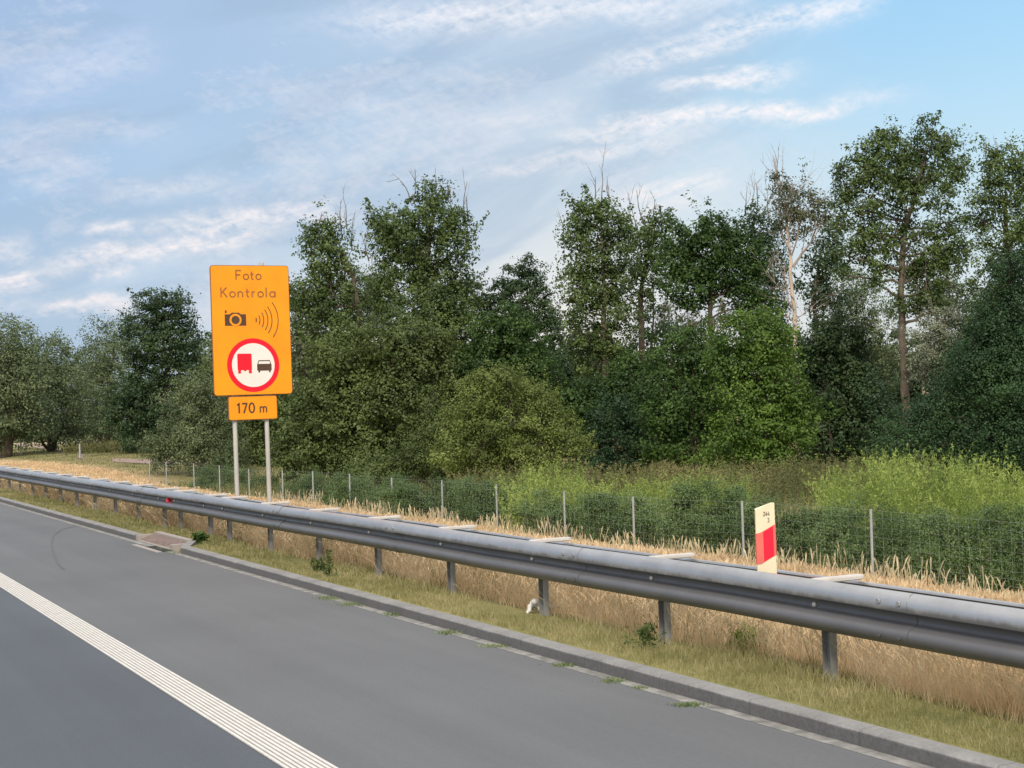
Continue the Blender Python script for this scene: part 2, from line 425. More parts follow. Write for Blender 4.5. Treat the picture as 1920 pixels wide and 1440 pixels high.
xs = np.unique(np.concatenate([[-400, -120, -40, -13, -12.2, 0, 5.20, 5.27, 5.53], np.arange(5.5, 24, 0.4), np.arange(24, 60, 2), np.arange(60, 200, 12), [260, 400, 600]]))
ys = np.unique(np.concatenate([[-150, -60, -20, 21.44, 21.5, 23.9, 23.96], np.arange(-6, 60, 1.0), np.arange(60, 180, 3), np.arange(180, 400, 20), [500, 700, 1000]]))
GX, GY = np.meshgrid(xs, ys, indexing='ij')
GZ = terr(GX, GY)
GZ[(GX > 5.19) & (GX < 5.515) & (GY > 21.45) & (GY < 23.95)] = -0.08
V = np.stack([GX, GY, GZ], -1).reshape(-1, 3)
ny = len(ys)
I = np.arange((len(xs)-1)*(ny)).reshape(len(xs)-1, ny)[:, :-1].ravel()
tag(np_mesh('ground', V, np.stack([I, I+ny, I+ny+1, I+1], 1), M_ground, smooth=True), kind='structure')

def strip(name, x0, x1, z, m, y0=-60, y1=500, kind='structure'):
    o = MB().add([(x0,y0,z),(x1,y0,z),(x1,y1,z),(x0,y1,z)], [(0,1,2,3)]).build(name, m)
    return tag(o, kind=kind)
strip('traffic_lane', -12.0, 2.54, 0.0, M_lane)
strip('hard_shoulder', 2.541, 5.04, 0.0, M_asph)
# ribbed edge line: eight raised longitudinal ribs
lm = MB()
wl = 0.245/8
for k in range(8):
    xa = 2.415+k*wl
    lm.box((xa, -60, 0.002), (xa+wl*0.60, 500, 0.010))
tag(lm.build('edge_line', M_white), kind='structure')
# curved tyre mark on the shoulder
tm = MB()
tp = [hit(x, y) for x, y in [(168, 997), (140, 998), (115, 1003), (100, 1015), (97, 1032), (101, 1052), (110, 1070), (124, 1088)]]
tpp = []
for i in range(len(tp)-1):
    for s_ in range(4): tpp.append(tp[i].lerp(tp[i+1], s_/4))
for a, b_ in zip(tpp[:-1], tpp[1:]):
    d = (b_-a).normalized(); sd_ = Vector((d.y, -d.x, 0))*0.016
    tm.add([(a.x-sd_.x, a.y-sd_.y, .004), (a.x+sd_.x, a.y+sd_.y, .004), (b_.x+sd_.x, b_.y+sd_.y, .004), (b_.x-sd_.x, b_.y-sd_.y, .004)], [(0,1,2,3)])
tag(tm.build('tyre_mark', M_tyre), kind='structure')

# gutter and kerb with the drain recess
GAP0, GAP1 = 21.5, 23.9      # recess along Y
gt = MB()
gt.add([(5.041,-60,.001),(5.139,-60,.001),(5.139,500,.001),(5.041,500,.001)], [(0,1,2,3)])
tag(gt.build('gutter', plain('gutter_concrete', (0.235, 0.232, 0.22), 0.9, 0, 0.45, 7)), kind='structure')
def kerb_run(mb, x0, x1, y0, y1, h=0.092, ch=0.016):
    pr = [(x0, -0.06), (x0, h-ch), (x0+ch, h), (x1, h), (x1, -0.06)]
    n = len(pr)
    mb.add([(x, y0, z) for x, z in pr]+[(x, y1, z) for x, z in pr],
           [tuple(range(n)), tuple(range(2*n-1, n-1, -1))]+[(i, i+n, (i+1) % n+n, (i+1) % n) for i in range(n)])
kb = MB(); kerb_run(kb, 5.14, 5.262, -60, GAP0-0.5); kerb_run(kb, 5.14, 5.262, GAP1, 500)
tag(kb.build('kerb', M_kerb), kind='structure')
# drain inlet: kerb turns back diagonally, brown slab behind a pale frame, dark slot in front
dr = empty('drain_inlet', (5.2, (GAP0+GAP1)/2, 0), 'kerbside drain inlet with brown slab in pale concrete frame, set back from the kerb', 'drain')
wing = MB()
wing.add([(5.142, GAP0-.498, -.06), (5.282, GAP0-.498, -.06), (5.52, GAP0+.10, -.06), (5.40, GAP0+.10, -.06),
          (5.142, GAP0-.498, .099), (5.282, GAP0-.498, .099), (5.52, GAP0+.10, .115), (5.40, GAP0+.10, .115)],
         [(0,3,2,1),(4,5,6,7),(0,1,5,4),(1,2,6,5),(2,3,7,6),(3,0,4,7)])
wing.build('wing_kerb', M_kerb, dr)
fr = MB()
fr.box((5.16, GAP0+.10, -.05), (5.52, GAP0+.22, .075)); fr.box((5.16, GAP1-.12, -.05), (5.46, GAP1-.002, .085))
fr.box((5.42, GAP0+.22, -.05), (5.52, GAP1-.12, .118)); fr.box((5.15, GAP0+.22, -.05), (5.20, GAP1-.12, .012))
fr.build('frame', M_pinkc, dr, bevel=0.006)
MB().add([(5.20, GAP0+.22, .010), (5.42, GAP0+.22, .095), (5.42, GAP1-.12, .095), (5.20, GAP1-.12, .010),
          (5.20, GAP0+.22, -.02), (5.42, GAP0+.22, -.02), (5.42, GAP1-.12, -.02), (5.20, GAP1-.12, -.02)],
         [(0,1,2,3),(0,4,5,1),(1,5,6,2),(2,6,7,3),(3,7,4,0)]).build('slab', M_brick, dr)
MB().box((4.98, GAP0-.05, -.01), (5.135, GAP0+1.0, .006)).build('slot', M_dark, dr)
MB().box((4.90, GAP0-.12, -.01), (4.975, GAP0+1.5, .009)).build('slot_lip', M_pinkc, dr)

# ------------------------------------------------------------------ guardrail
def wprofile():
    """W beam section, (out, height): out is towards the road"""
    pts = [(0.004, 0.300), (0.010, 0.311), (0.024, 0.316), (0.042, 0.309), (0.064, 0.290), (0.080, 0.262), (0.085, 0.228), (0.080, 0.208),
           (0.062, 0.200), (0.034, 0.193), (0.012, 0.182), (0.002, 0.168), (0.000, 0.155), (0.002, 0.142), (0.010, 0.130), (0.036, 0.116), (0.064, 0.102),
           (0.081, 0.082), (0.085, 0.060), (0.078, 0.034), (0.060, 0.014), (0.036, 0.000), (0.018, -0.006), (0.008, -0.002)]
    return pts
BX, BZ = 6.03, 0.360          # valley plane of the front beam and its foot
rail = empty('guardrail', (6.1, 20, 0.05), 'double sided galvanised steel guardrail running along the motorway verge', 'guardrail')
def beam(name, bx, bz, side, y0, y1, z_scale=1.0):
    pr = wprofile(); th = 0.004
    ysec = np.arange(y0, y1+0.01, 2.0)
    front = [(bx - side*a, bz + h*z_scale) for a, h in pr]
    back = [(x + side*th, z) for x, z in front]
    loop = front + back[::-1]
    n = len(loop); mb = MB()
    for i, y in enumerate(ysec):
        dzz = 0.004*math.sin(y*0.9) + 0.003*math.sin(y*2.3)
        mb.v += [(x, y, z+dzz) for x, z in loop]
    for i in range(len(ysec)-1):
        for k in range(n):
            mb.f.append((i*n+k, i*n+(k+1) % n, (i+1)*n+(k+1) % n, (i+1)*n+k))
    mb.f.append(tuple(range(n))); mb.f.append(tuple(range((len(ysec)-1)*n+n-1, (len(ysec)-1)*n-1, -1)))
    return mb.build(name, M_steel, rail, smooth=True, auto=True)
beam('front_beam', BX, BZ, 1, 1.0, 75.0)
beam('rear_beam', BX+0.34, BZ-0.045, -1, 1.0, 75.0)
# posts: channel section, four metre beams lap every fourth metre
post_y = [2, 4, 6] + [8+2*k for k in range(8)] + [23.05, 24.9, 26.0, 28.0] + [30+2*k for k in range(21)]
def post_mesh():
    mb = MB()
    pr = [(0.0, 0.0), (0.10, 0.0), (0.10, 0.022), (0.094, 0.022), (0.094, 0.006), (0.006, 0.006), (0.006, 0.022), (0.0, 0.022)]
    prx = [(0.02-y_*2.4, (x-0.05)*.88) for x, y_ in pr]      # web faces the road
    n = len(prx)
    mb.add([(x, y, -0.75) for x, y in prx]+[(x, y, 0.585) for x, y in prx],
           [tuple(range(n)), tuple(range(2*n-1, n-1, -1))]+[(i, i+n, (i+1) % n+n, (i+1) % n) for i in range(n)])
    me_o = mb.build('post', M_post, rail); return me_o
def spacer_mesh():
    mb = MB(); L = 0.37
    out = [(0.075, -.04), (L-0.03, -.04), (L, -.025), (L, .025), (L-0.03, .04), (-0.03, .04)]
    n = len(out)
    mb.add([(x, y, 0) for x, y in out]+[(x, y, 0.030) for x, y in out],
           [tuple(range(n)), tuple(range(2*n-1, n-1, -1))]+[(i, i+n, (i+1) % n+n, (i+1) % n) for i in range(n)])
    return mb.build('spacer', M_spacer, rail, bevel=0.006)
def bolt_mesh():
    mb = MB()
    mb.tube([(0.002, 0, 0), (-0.014, 0, 0), (-0.020, 0, 0)], [0.020, 0.018, 0.010], 8)
    return mb.build('bolt', M_bolt, rail, smooth=True)
P0, S0, B0 = post_mesh(), spacer_mesh(), bolt_mesh()
for i, y in enumerate(post_y):
    for src, loc in ((P0, (BX+0.09, y, 0)), (S0, (BX-0.005, y, BZ+0.290)), (B0, (BX, y+0.02, BZ+0.155))):
        o_ = src if i == 0 else src.copy()
        if i: COL.objects.link(o_); o_.parent = rail
        o_.location = Vector(loc) - rail.location
# beam lap joints: overlapping plate edges and a row of splice bolts
lap = None
for i, y in enumerate(np.arange(3.2, 75, 4.0)):
    if lap is None:
        mb = MB(); pr = wprofile()
        f_ = [(-a-0.003, h) for a, h in pr]
        nn = len(f_)
        mb.add([(x, -.15, z) for x, z in f_]+[(x, .15, z) for x, z in f_]+[(x+.002, -.15, z) for x, z in f_],
               [(k, k+1, nn+k+1, nn+k) for k in range(nn-1)]+[(k+1, k, 2*nn+k, 2*nn+k+1) for k in range(nn-1)])
        for yy in (-.09, .09):
            for zz_, xx in ((.255, -.086), (.06, -.086)):
                mb.tube([(xx, yy, zz_), (xx-.010, yy, zz_)], 0.016, 6)
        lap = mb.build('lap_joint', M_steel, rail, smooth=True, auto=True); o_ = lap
    else:
        o_ = lap.copy(); COL.objects.link(o_); o_.parent = rail
    o_.location = Vector((BX, y, BZ)) - rail.location
# red reflector in the beam valley
q = ray(315, 938); k_ = (BX-0.035)/q.x; q = CP+q*k_
rf = MB(); rf.box((BX-0.055, q.y-.055, BZ+.118), (BX-.004, q.y+.055, BZ+.196))
rf.build('reflector', M_red, rail, bevel=0.008)

# ------------------------------------------------------------------ delineator post
dl = at(1439, 1066, 10.6)
DX, DY = dl.x, dl.y
dp = empty('delineator_post', (DX, DY, 0), 'cream roadside marker post with slanted top and red band, fixed on the guardrail', 'marker post')
zt = 1.118
hw = 0.078
def dconv(x, y, z): return (DX+x, DY+y, z)
# bevelled front: section outline in plan
sec = [(-hw, .006), (-hw+.016, -.022), (.015, -.022), (hw-.016, -.022), (hw, .006), (hw-.01, .030), (-hw+.01, .030)]
def slant(x): return (x+hw)*0.42
def dpiece(z0, z1, m, name, par, grow=0.0, xlim=None, sl0=True, sl1=True):
    s_ = [(x*(1+grow), y*(1+grow*3) - grow*0.02) for x, y in sec]
    if xlim: s_ = [(-xlim, -.0255), (xlim, -.0255), (xlim, -.021), (-xlim, -.021)]
    n = len(s_)
    mb = MB().add([dconv(x, y, z0+(slant(x)-slant(hw) if sl0 else 0)) for x, y in s_]+[dconv(x, y, z1+(min(slant(x), slant(.015))-slant(.015) if sl1 == 2 else (slant(x)-slant(hw) if sl1 else 0))) for x, y in s_],
           [tuple(range(n)), tuple(range(2*n-1, n-1, -1))]+[(i, i+n, (i+1) % n+n, (i+1) % n) for i in range(n)])
    return mb.build(name, m, par)
dpiece(0.56, zt, M_cream, 'post_body', dp, sl0=False, sl1=2)
band = dpiece(zt-.350, zt-.138, M_salmon, 'red_band', dp, grow=0.03)
dpiece(zt-.347, zt-.143, M_red, 'reflector', dp, xlim=.042)

# ------------------------------------------------------------------ stroke lettering
def arc(cx_, cy_, rx, ry, a0, a1, n=14):
    return [(cx_+rx*math.cos(R(a0+(a1-a0)*i/n)), cy_+ry*math.sin(R(a0+(a1-a0)*i/n))) for i in range(n+1)]
GL = {   # strokes in units of cap height, advance width
 'F': ([[(0,0),(0,1)], [(0,.94),(.5,.94)], [(0,.5),(.42,.5)]], .58),
 'K': ([[(0,0),(0,1)], [(.52,1),(.02,.42)], [(.17,.55),(.56,0)]], .62),
 'o': ([arc(.28,.30,.25,.27,90,450,22)], .60),
 't': ([[(.12,.86),(.12,.18)]+arc(.26,.18,.14,.14,180,285,7), [(-.02,.57),(.32,.57)]], .40),
 'n': ([[(.03,0),(.03,.6)], [(.03,.35)]+arc(.25,.36,.20,.22,165,0,9)+[(.45,0)]], .60),
 'r': ([[(.03,0),(.03,.6)], [(.03,.33)]+arc(.25,.33,.22,.24,180,80,6)], .38),
 'l': ([[(.05,0),(.05,1)]], .20),
 'a': ([arc(.27,.30,.24,.27,90,450,22), [(.52,0),(.52,.6)]], .62),
 'm': ([[(.03,0),(.03,.6)], [(.03,.38)]+arc(.19,.40,.155,.17,170,0,8)+[(.345,0)], [(.345,.38)]+arc(.50,.40,.155,.17,170,0,8)+[(.655,0)]], .80),
 '1': ([[(.02,.78),(.22,1),(.22,0)]], .42),
 '7': ([[(0,.94),(.50,.94)], [(.49,.97),(.16,0)]], .60),
 '0': ([arc(.27,.5,.25,.46,90,450,26)], .64),
 '2': ([arc(.26,.72,.22,.22,160,-30,9)+[(.04,.05)], [(.02,.05),(.5,.05)]], .60),
 '4': ([[(.36,0),(.36,1),(.0,.30)], [(0,.28),(.52,.28)]], .60),
 '3': ([arc(.24,.74,.20,.20,150,-80,9), arc(.24,.28,.23,.25,80,-150,10)], .56),
 ' ': ([], .35),
}
def ribbon(mb, pts, wd, conv, y):
    n = len(pts); L = []; Rr = []
    closed = n > 3 and abs(pts[0][0]-pts[-1][0]) < 1e-6 and abs(pts[0][1]-pts[-1][1]) < 1e-6
    for i in range(n):
        if closed and i in (0, n-1): a, b_ = pts[n-2], pts[1]
        else: a, b_ = pts[max(i-1, 0)], pts[min(i+1, n-1)]
        d = Vector((b_[0]-a[0], b_[1]-a[1])).normalized(); nx_, nz_ = -d.y*wd/2, d.x*wd/2
        L.append((pts[i][0]+nx_, pts[i][1]+nz_)); Rr.append((pts[i][0]-nx_, pts[i][1]-nz_))
    mb.add([conv(x, y, z) for x, z in L+Rr], [(i, i+1, n+i+1, n+i) for i in range(n-1)])
def write(mb, txt, x0, z0, h, conv, wd=.13, gap=.10, y=-.003, xs_=1.0):
    x = x0; k = 0
    for ch in txt:
        st, adv = GL[ch]
        for s_ in st:
            ribbon(mb, [(x+px_*h*xs_, z0+pz_*h) for px_, pz_ in s_], wd*h, conv, y-.0004*(k % 3)); k += 1
        x += (adv+gap)*h*xs_
    return x
nb = MB(); write(nb, '244', DX-.036, zt-.084, .030, lambda x, y, z: (x, DY-.0225+y, z), wd=.14, gap=.02)
write(nb, '3', DX-.002, zt-.128, .030, lambda x, y, z: (x, DY-.0225+y, z), wd=.14)
nb.build('numbering', plain('faded_print', (0.16, 0.11, 0.07), 0.7), dp)

# ------------------------------------------------------------------ photo control sign
SY = 24.1
def on_plane(px, py, y=SY):
    d = ray(px, py); return CP + d*(y/d.y)
tl, tr_ = on_plane(392, 498), on_plane(539.5, 497)
bl, br = on_plane(403, 743), on_plane(550, 738)
SX0 = (tl.x+bl.x)/2; SX1 = (tr_.x+br.x)/2; SZ0 = (bl.z+br.z)/2; SZ1 = (tl.z+tr_.z)/2
SW, SH = SX1-SX0, SZ1-SZ0
print('SIGN', SX0, SX1, SZ0, SZ1, SW, SH)
sg = empty('traffic_sign', ((SX0+SX1)/2, SY+.08, gz(7.1, SY)), 'orange photo control traffic sign with no overtaking by lorries roundel, on two poles', 'road sign')
def rrect(x0, z0, x1, z1, r, n=5):
    pts = []
    for cx_, cz_, a in ((x1-r, z1-r, 0), (x0+r, z1-r, 90), (x0+r, z0+r, 180), (x1-r, z0+r, 270)):
        pts += arc(cx_, cz_, r, r, a, a+90, n)
    return pts
conv = lambda x, y, z: (SX0+x, SY+y, SZ0+z)
MB().extrude_poly(rrect(0, 0, SW, SH, .05), .004, .030, conv).build('panel_edge', M_edge, sg)
panel = MB().extrude_poly(rrect(.010, .010, SW-.010, SH-.010, .045), 0.0, .004-.0005, conv).build('panel', M_orange, sg)
su = SW/605.0; sv = SH/1005.0
def uu(x, y): return (x-(88+(y-112)*47/1005.0))*su
def vv(y): return (1116-y)*sv
lt = MB(); write(lt, 'Foto', uu(287, 185), vv(223), 76*sv, conv, wd=.13, gap=.12, xs_=1.06)
lt.build('lettering', M_sfade, sg)
lt = MB(); write(lt, 'Kontrola', uu(175, 320), vv(359), 76*sv, conv, wd=.13, gap=.16, xs_=1.12)
lt.build('lettering', M_sfade, sg)
# camera pictogram
cxn, czn = uu(288, 532), vv(532)
cm = MB()
def disc(mb, cx_, cz_, r, y, n=36, cv=conv):
    mb.add([cv(cx_, y, cz_)]+[cv(cx_+r*math.cos(2*math.pi*i/n), y, cz_+r*math.sin(2*math.pi*i/n)) for i in range(n)],
           [(0, 1+i, 1+(i+1) % n) for i in range(n)])
cm.add([conv(x, -.003, z) for x, z in [(cxn-81*su, czn-46*sv), (cxn+81*su, czn-46*sv), (cxn+81*su, czn+42*sv), (cxn+44*su, czn+42*sv), (cxn+25*su, czn+55*sv), (cxn-25*su, czn+55*sv), (cxn-44*su, czn+42*sv), (cxn-81*su, czn+42*sv)]], [tuple(range(8))])
cm.add([conv(x, -.003, z) for x, z in [(cxn-79*su, czn+52*sv), (cxn-66*su, czn+52*sv), (cxn-66*su, czn+72*sv), (cxn-79*su, czn+72*sv)]], [(0,1,2,3)])
cm.build('camera_symbol', M_sblack, sg)
l1 = MB(); disc(l1, cxn, czn-2*sv, 46*su, -.005); l1.build('lens_ring', M_orange, sg)
l2 = MB(); disc(l2, cxn, czn-2*sv, 31*su, -.007); l2.build('lens', M_sblack, sg)
wv = MB()
wx, wz = uu(400, 537), vv(535)
for rr_, aa in ((48, 20), (76, 27), (106, 31), (138, 34), (170, 36), (218, 37)):
    ribbon(wv, arc(wx, wz, rr_*su, rr_*su, -aa, aa, 12), .013 if rr_ > 60 else .018, conv, -.003)
wv.build('radar_waves', M_sblack, sg)
ccx, ccz = uu(430, 885), vv(885)
rd = MB(); disc(rd, ccx, ccz, 201*su, -.003, 64); rd.build('red_ring', M_sred, sg)
wd_ = MB(); disc(wd_, ccx, ccz, 164*su, -.005, 64); wd_.build('white_disc', M_swhite, sg)
def poly(mb, pts, y=-.007):
    mb.add([conv(ccx+x*su, y, ccz+z*su) for x, z in pts], [tuple(range(len(pts)))])
tk = MB()
poly(tk, rrect(-122, -36, -12, 87, 9, 3))
for a in ([(-119, -60), (-97, -60), (-97, -36), (-119, -36)], [(-37, -60), (-14, -60), (-14, -36), (-37, -36)], [(-70, -44), (-60, -44), (-54, -36), (-76, -36)]): poly(tk, a, -.0075)
tk.build('lorry_symbol', M_sred, sg)
cr = MB()
poly(cr, rrect(28, -43, 140, 8, 7, 3))
poly(cr, [(37, -56), (50, -56), (50, -42), (37, -42)], -.0075); poly(cr, [(119, -56), (132, -56), (132, -42), (119, -42)], -.0075)
ribbon(cr, [(ccx+x*su, ccz+z*su) for x, z in [(34, 6), (41, 32), (127, 32), (134, 6)]], 7*su, conv, -.008)
cr.build('car_symbol', M_sblack, sg)
# distance plate
ptl, pbr = on_plane(427, 745), on_plane(522, 786)
pconv_z0 = (on_plane(430, 789).z+on_plane(521, 785).z)/2; pz1 = SZ0-.016
px0, px1 = (on_plane(427, 745).x+on_plane(430, 789).x)/2, (on_plane(519, 744).x+on_plane(521, 785).x)/2
PH, PW = pz1-pconv_z0, px1-px0
pc = lambda x, y, z: (px0+x, SY+y, pconv_z0+z)
MB().extrude_poly(rrect(0, 0, PW, PH, .035), .004, .026, pc).build('plate_edge', M_edge, sg)
MB().extrude_poly(rrect(.010, .010, PW-.010, PH-.010, .030), 0.0, .0035, pc).build('distance_plate', M_orange, sg)
pt = MB(); write(pt, '170', PW*.17, PH*.29, PH*.43, pc, wd=.16, gap=.10)
write(pt, 'm', PW*.64, PH*.29, PH*.43, pc, wd=.13)
pt.build('distance_lettering', M_sblack, sg)
M_pole = plain('pole_grey', (0.50, 0.48, 0.44), 0.55, 0.1, 0.12, 2)
for pxp, topz in ((441.5, SZ1-.12), (501.5, SZ1+.05)):
    a = on_plane(pxp, 830, SY+.075)
    MB().tube([(a.x, SY+.075, gz(a.x, SY)-.4), (a.x, SY+.075, topz)], 0.036, 12).build('pole', M_pole, sg, smooth=True, auto=True)
for z, xr in ((SZ0+.3, SX1-.2), (SZ1-.3, SX1-.2), (pconv_z0+PH/2, px1-.05)): MB().box((SX0+.33, SY+.0305, z-.02), (xr, SY+.038, z+.02)).build('mounting_rail', M_pole, sg)

# ------------------------------------------------------------------ wire fence along the foot of the bank
FX = 18.6
fn = empty('wire_fence', (FX, 40, gz(FX, 40)), 'galvanised wire mesh fence on thin steel posts below the embankment', 'fence')
fpx = [1916+160, 1633, 1392, 1187, 1058, 931, 829, 735, 656, 587, 530, 467, 412, 364, 312, 281]
fy = []
for x in fpx:
    d = ray(x, 815+.067*(x+450)+40); fy.append(d.y*(FX/d.x))
def fz(y): return gz(FX, y)
zt_f = lambda y: fz(y)+1.47
pm = None
for i, y in enumerate(fy):
    lean = random.uniform(-.03, .03) if i not in (14,) else -.14
    mb = MB(); mb.tube([(FX, y, fz(y)-.3), (FX+.01, y+lean*.3, zt_f(y)+.04)], 0.026, 6)
    mb.build('fence_post', M_fence, fn)
# strut posts of the corner
for i_, dy_ in ((10, 1.0), (0, -1.2)):
    MB().tube([(FX, fy[i_]+dy_, fz(fy[i_])-.1), (FX+.01, fy[i_], fz(fy[i_])+1.0)], .018, 5).build('fence_strut', M_fence, fn)
wm = MB()
hz = [0.12, .22, .32, .43, .55, .68, .83, 1.0, 1.18, 1.36, 1.50]
ysort = sorted(fy)
for h in hz:
    pts = []
    for a, b_ in zip(ysort[:-1], ysort[1:]):
        for s_ in range(3):
            y = a+(b_-a)*s_/3; pts.append((FX-.02, y, fz(y)+h-0.02*math.sin(math.pi*s_/3)))
    wm.tube(pts, 0.0017 if h < 1.5 else .0024, 3, cap=False)
for y in np.arange(ysort[0], ysort[-1], .25):
    wm.tube([(FX-.02, y, fz(y)+.1), (FX-.02, y, fz(y)+1.5)], .0008, 3, cap=False)
wm.build('wire_mesh', M_wire, fn)
# posts of the field fence farther left
ff = empty('field_fence', tuple(hit(120, 842)), 'weathered field fence posts beside the dirt track on the far left', 'fence')
for (x, yb, yt) in ((150, 858, 832), (122, 843, 822), (40, 852, 817)):
    g_ = hit(x, yb); Z_ = (g_-CP).dot(fw); top = at(x, yt, Z_)
    MB().tube([(g_.x, g_.y, g_.z-.2), (g_.x, g_.y, top.z)], .06, 6).build('fence_post', M_fence, ff)

# ------------------------------------------------------------------ tracks in the field
def patch(name, upper, lower, m):
    mb = MB(); A = [hit(*p_, lift=.03) for p_ in upper]; B = [hit(*p_, lift=.03) for p_ in lower]
    n = len(A)
    mb.add(A+B, [(i, i+1, n+i+1, n+i) for i in range(n-1)])
    return tag(mb.build(name, m, smooth=True), kind='structure')
patch('dirt_track', [(30, 833), (70, 835), (110, 842), (150, 852), (220, 861), (290, 863), (420, 866)],
      [(30, 836), (70, 840), (108, 848), (146, 861), (220, 868), (290, 871), (420, 874)], M_track)
patch('sandy_strip', [(10, 831), (60, 830.5), (130, 830), (190, 824)], [(10, 833), (60, 832.5), (110, 832), (185, 826)], M_sand)
patch('sandy_path', [(1850, 1036), (1880, 1030), (1920, 1029), (2000, 1030)], [(1850, 1040), (1880, 1049), (1920, 1056), (2000, 1062)], M_sand)

# ------------------------------------------------------------------ leaves, trees
def leaf_quads(C, N, size, rg, asp=0.7, droop=0.0):
    """diamond leaves at C with normals N"""
    n = len(C)
    N = N/np.maximum(np.linalg.norm(N, axis=1, keepdims=True), 1e-6)
    a = rg.normal(size=(n, 3)); a[:, 2] -= droop
    T = a - (a*N).sum(1, keepdims=True)*N
    T /= np.maximum(np.linalg.norm(T, axis=1, keepdims=True), 1e-6)
    Bv = np.cross(N, T)
    s = size*rg.uniform(.6, 1.35, (n, 1))
    T = T*s; Bv = Bv*s*asp
    bend = N*s*0.22
    V = np.stack([C-T-bend, C-Bv*0.9+T*.1, C+T-bend, C+Bv*0.9+T*.1], 1).reshape(-1, 3)
    Q = np.arange(4*n).reshape(n, 4)
    return V, Q
FWD = np.array(fw)
def crown_points(lobes, Z, rg, cr, dens, fill=1.0):
    """clump centres inside lobes given by their outline as seen at distance Z"""
    out = []; outn = []
    ax = np.array(rt); az_ = np.array(up); ay = np.array(fw)
    for lb in lobes:
        px, py, rx, ry = lb[:4]; dz_ = lb[4] if len(lb) > 4 else rg.uniform(-1, 1)*rx*.5*Z/F
        c = np.array(at(px, py, Z)) + ay*dz_
        a = rx*1.14*Z/F; c_ = ry*1.10*Z/F; b_ = (a*.75+c_*.25)
        A = 4*math.pi*((a*b_)**1.6/3+(a*c_)**1.6/3+(b_*c_)**1.6/3)**(1/1.6)
        n = max(4, int(dens*A/(cr*cr*2.1)))
        d = rg.normal(size=(n, 3)); d /= np.linalg.norm(d, axis=1, keepdims=True)
        # lumpy radius
        ph = rg.uniform(0, 6.28, 6)
        lump = 1+.16*np.sin(3.1*d[:, 0]*2+ph[0])*np.sin(4.3*d[:, 2]*2+ph[1])+.12*np.sin(7*d[:, 2]+ph[2]+3*d[:, 0])
        r_ = rg.uniform(0.42, 1.0, n)**.55*lump
        stray = rg.random(n) < .08; r_[stray] *= rg.uniform(1.0, 1.28, stray.sum())
        P = c + (d[:, :1]*a*ax + d[:, 1:2]*b_*ay + d[:, 2:]*c_*az_)*r_[:, None]
        out.append(P); outn.append(d[:, :1]*ax + d[:, 1:2]*ay + d[:, 2:]*az_)
    return np.concatenate(out), np.concatenate(outn)

def foliage(P, Nn, rg, cr, nl, size, flat=.6, droop=0.0, asp=.7):
    n = len(P)
    nl = int(nl*1.45); size = size*.80; flat = flat*.5+.45
    k = rg.integers(int(nl*.4), int(nl*1.6)+1, n)
    idx = np.repeat(np.arange(n), k)
    off = rg.normal(size=(len(idx), 3))
    off /= np.maximum(1, np.linalg.norm(off, axis=1, keepdims=True)/1.7)
    sc = np.exp(rg.normal(0, .38, n))[idx, None]*cr*.66
    C = P[idx] + off*sc*np.array([1, 1, flat])
    C[:, 2] -= droop*cr*np.abs(off[:, 0]*off[:, 1])*.6
    N = Nn[idx]*.55 + off*np.array([.4, .4, .3]) + np.array([0, 0, .42]) + rg.normal(size=C.shape)*.55
    return leaf_quads(C, N, size, rg, asp, droop)

def limb(p0, p1, r0_, r1_, rg, n=6, wob=.06, sag=.0):
    p0 = Vector(p0); p1 = Vector(p1); L = (p1-p0).length
    pts = []
    for i in range(n+1):
        t_ = i/n
        q = p0.lerp(p1, t_)
        w_ = math.sin(math.pi*t_)
        q += Vector(rg.normal(size=3))*L*wob*w_*.5
        q.z -= sag*L*w_
        pts.append(q)
    return pts, [r0_+(r1_-r0_)*i/n for i in range(n+1)]

def twigs(mb, p, d, L, r_, rg, depth, spread=.5):
    p = Vector(p); d = Vector(d).normalized()
    pts = [p]; n = 4
    for i in range(n):
        d = (d + Vector(rg.normal(size=3))*.10 + Vector((0, 0, .05))).normalized()
        p = p + d*L/n; pts.append(p)
    mb.tube(pts, [r_*(1-.7*i/n) for i in range(n+1)], 4 if depth > 1 else 3, cap=False)
    if depth > 0:
        for k in range(rg.integers(2, 5)):
            i = rg.integers(1, n+1)
            nd = (d + Vector(rg.normal(size=3))*spread).normalized()
            twigs(mb, pts[i], nd, L*rg.uniform(.4, .7), r_*.5, rg, depth-1, spread)

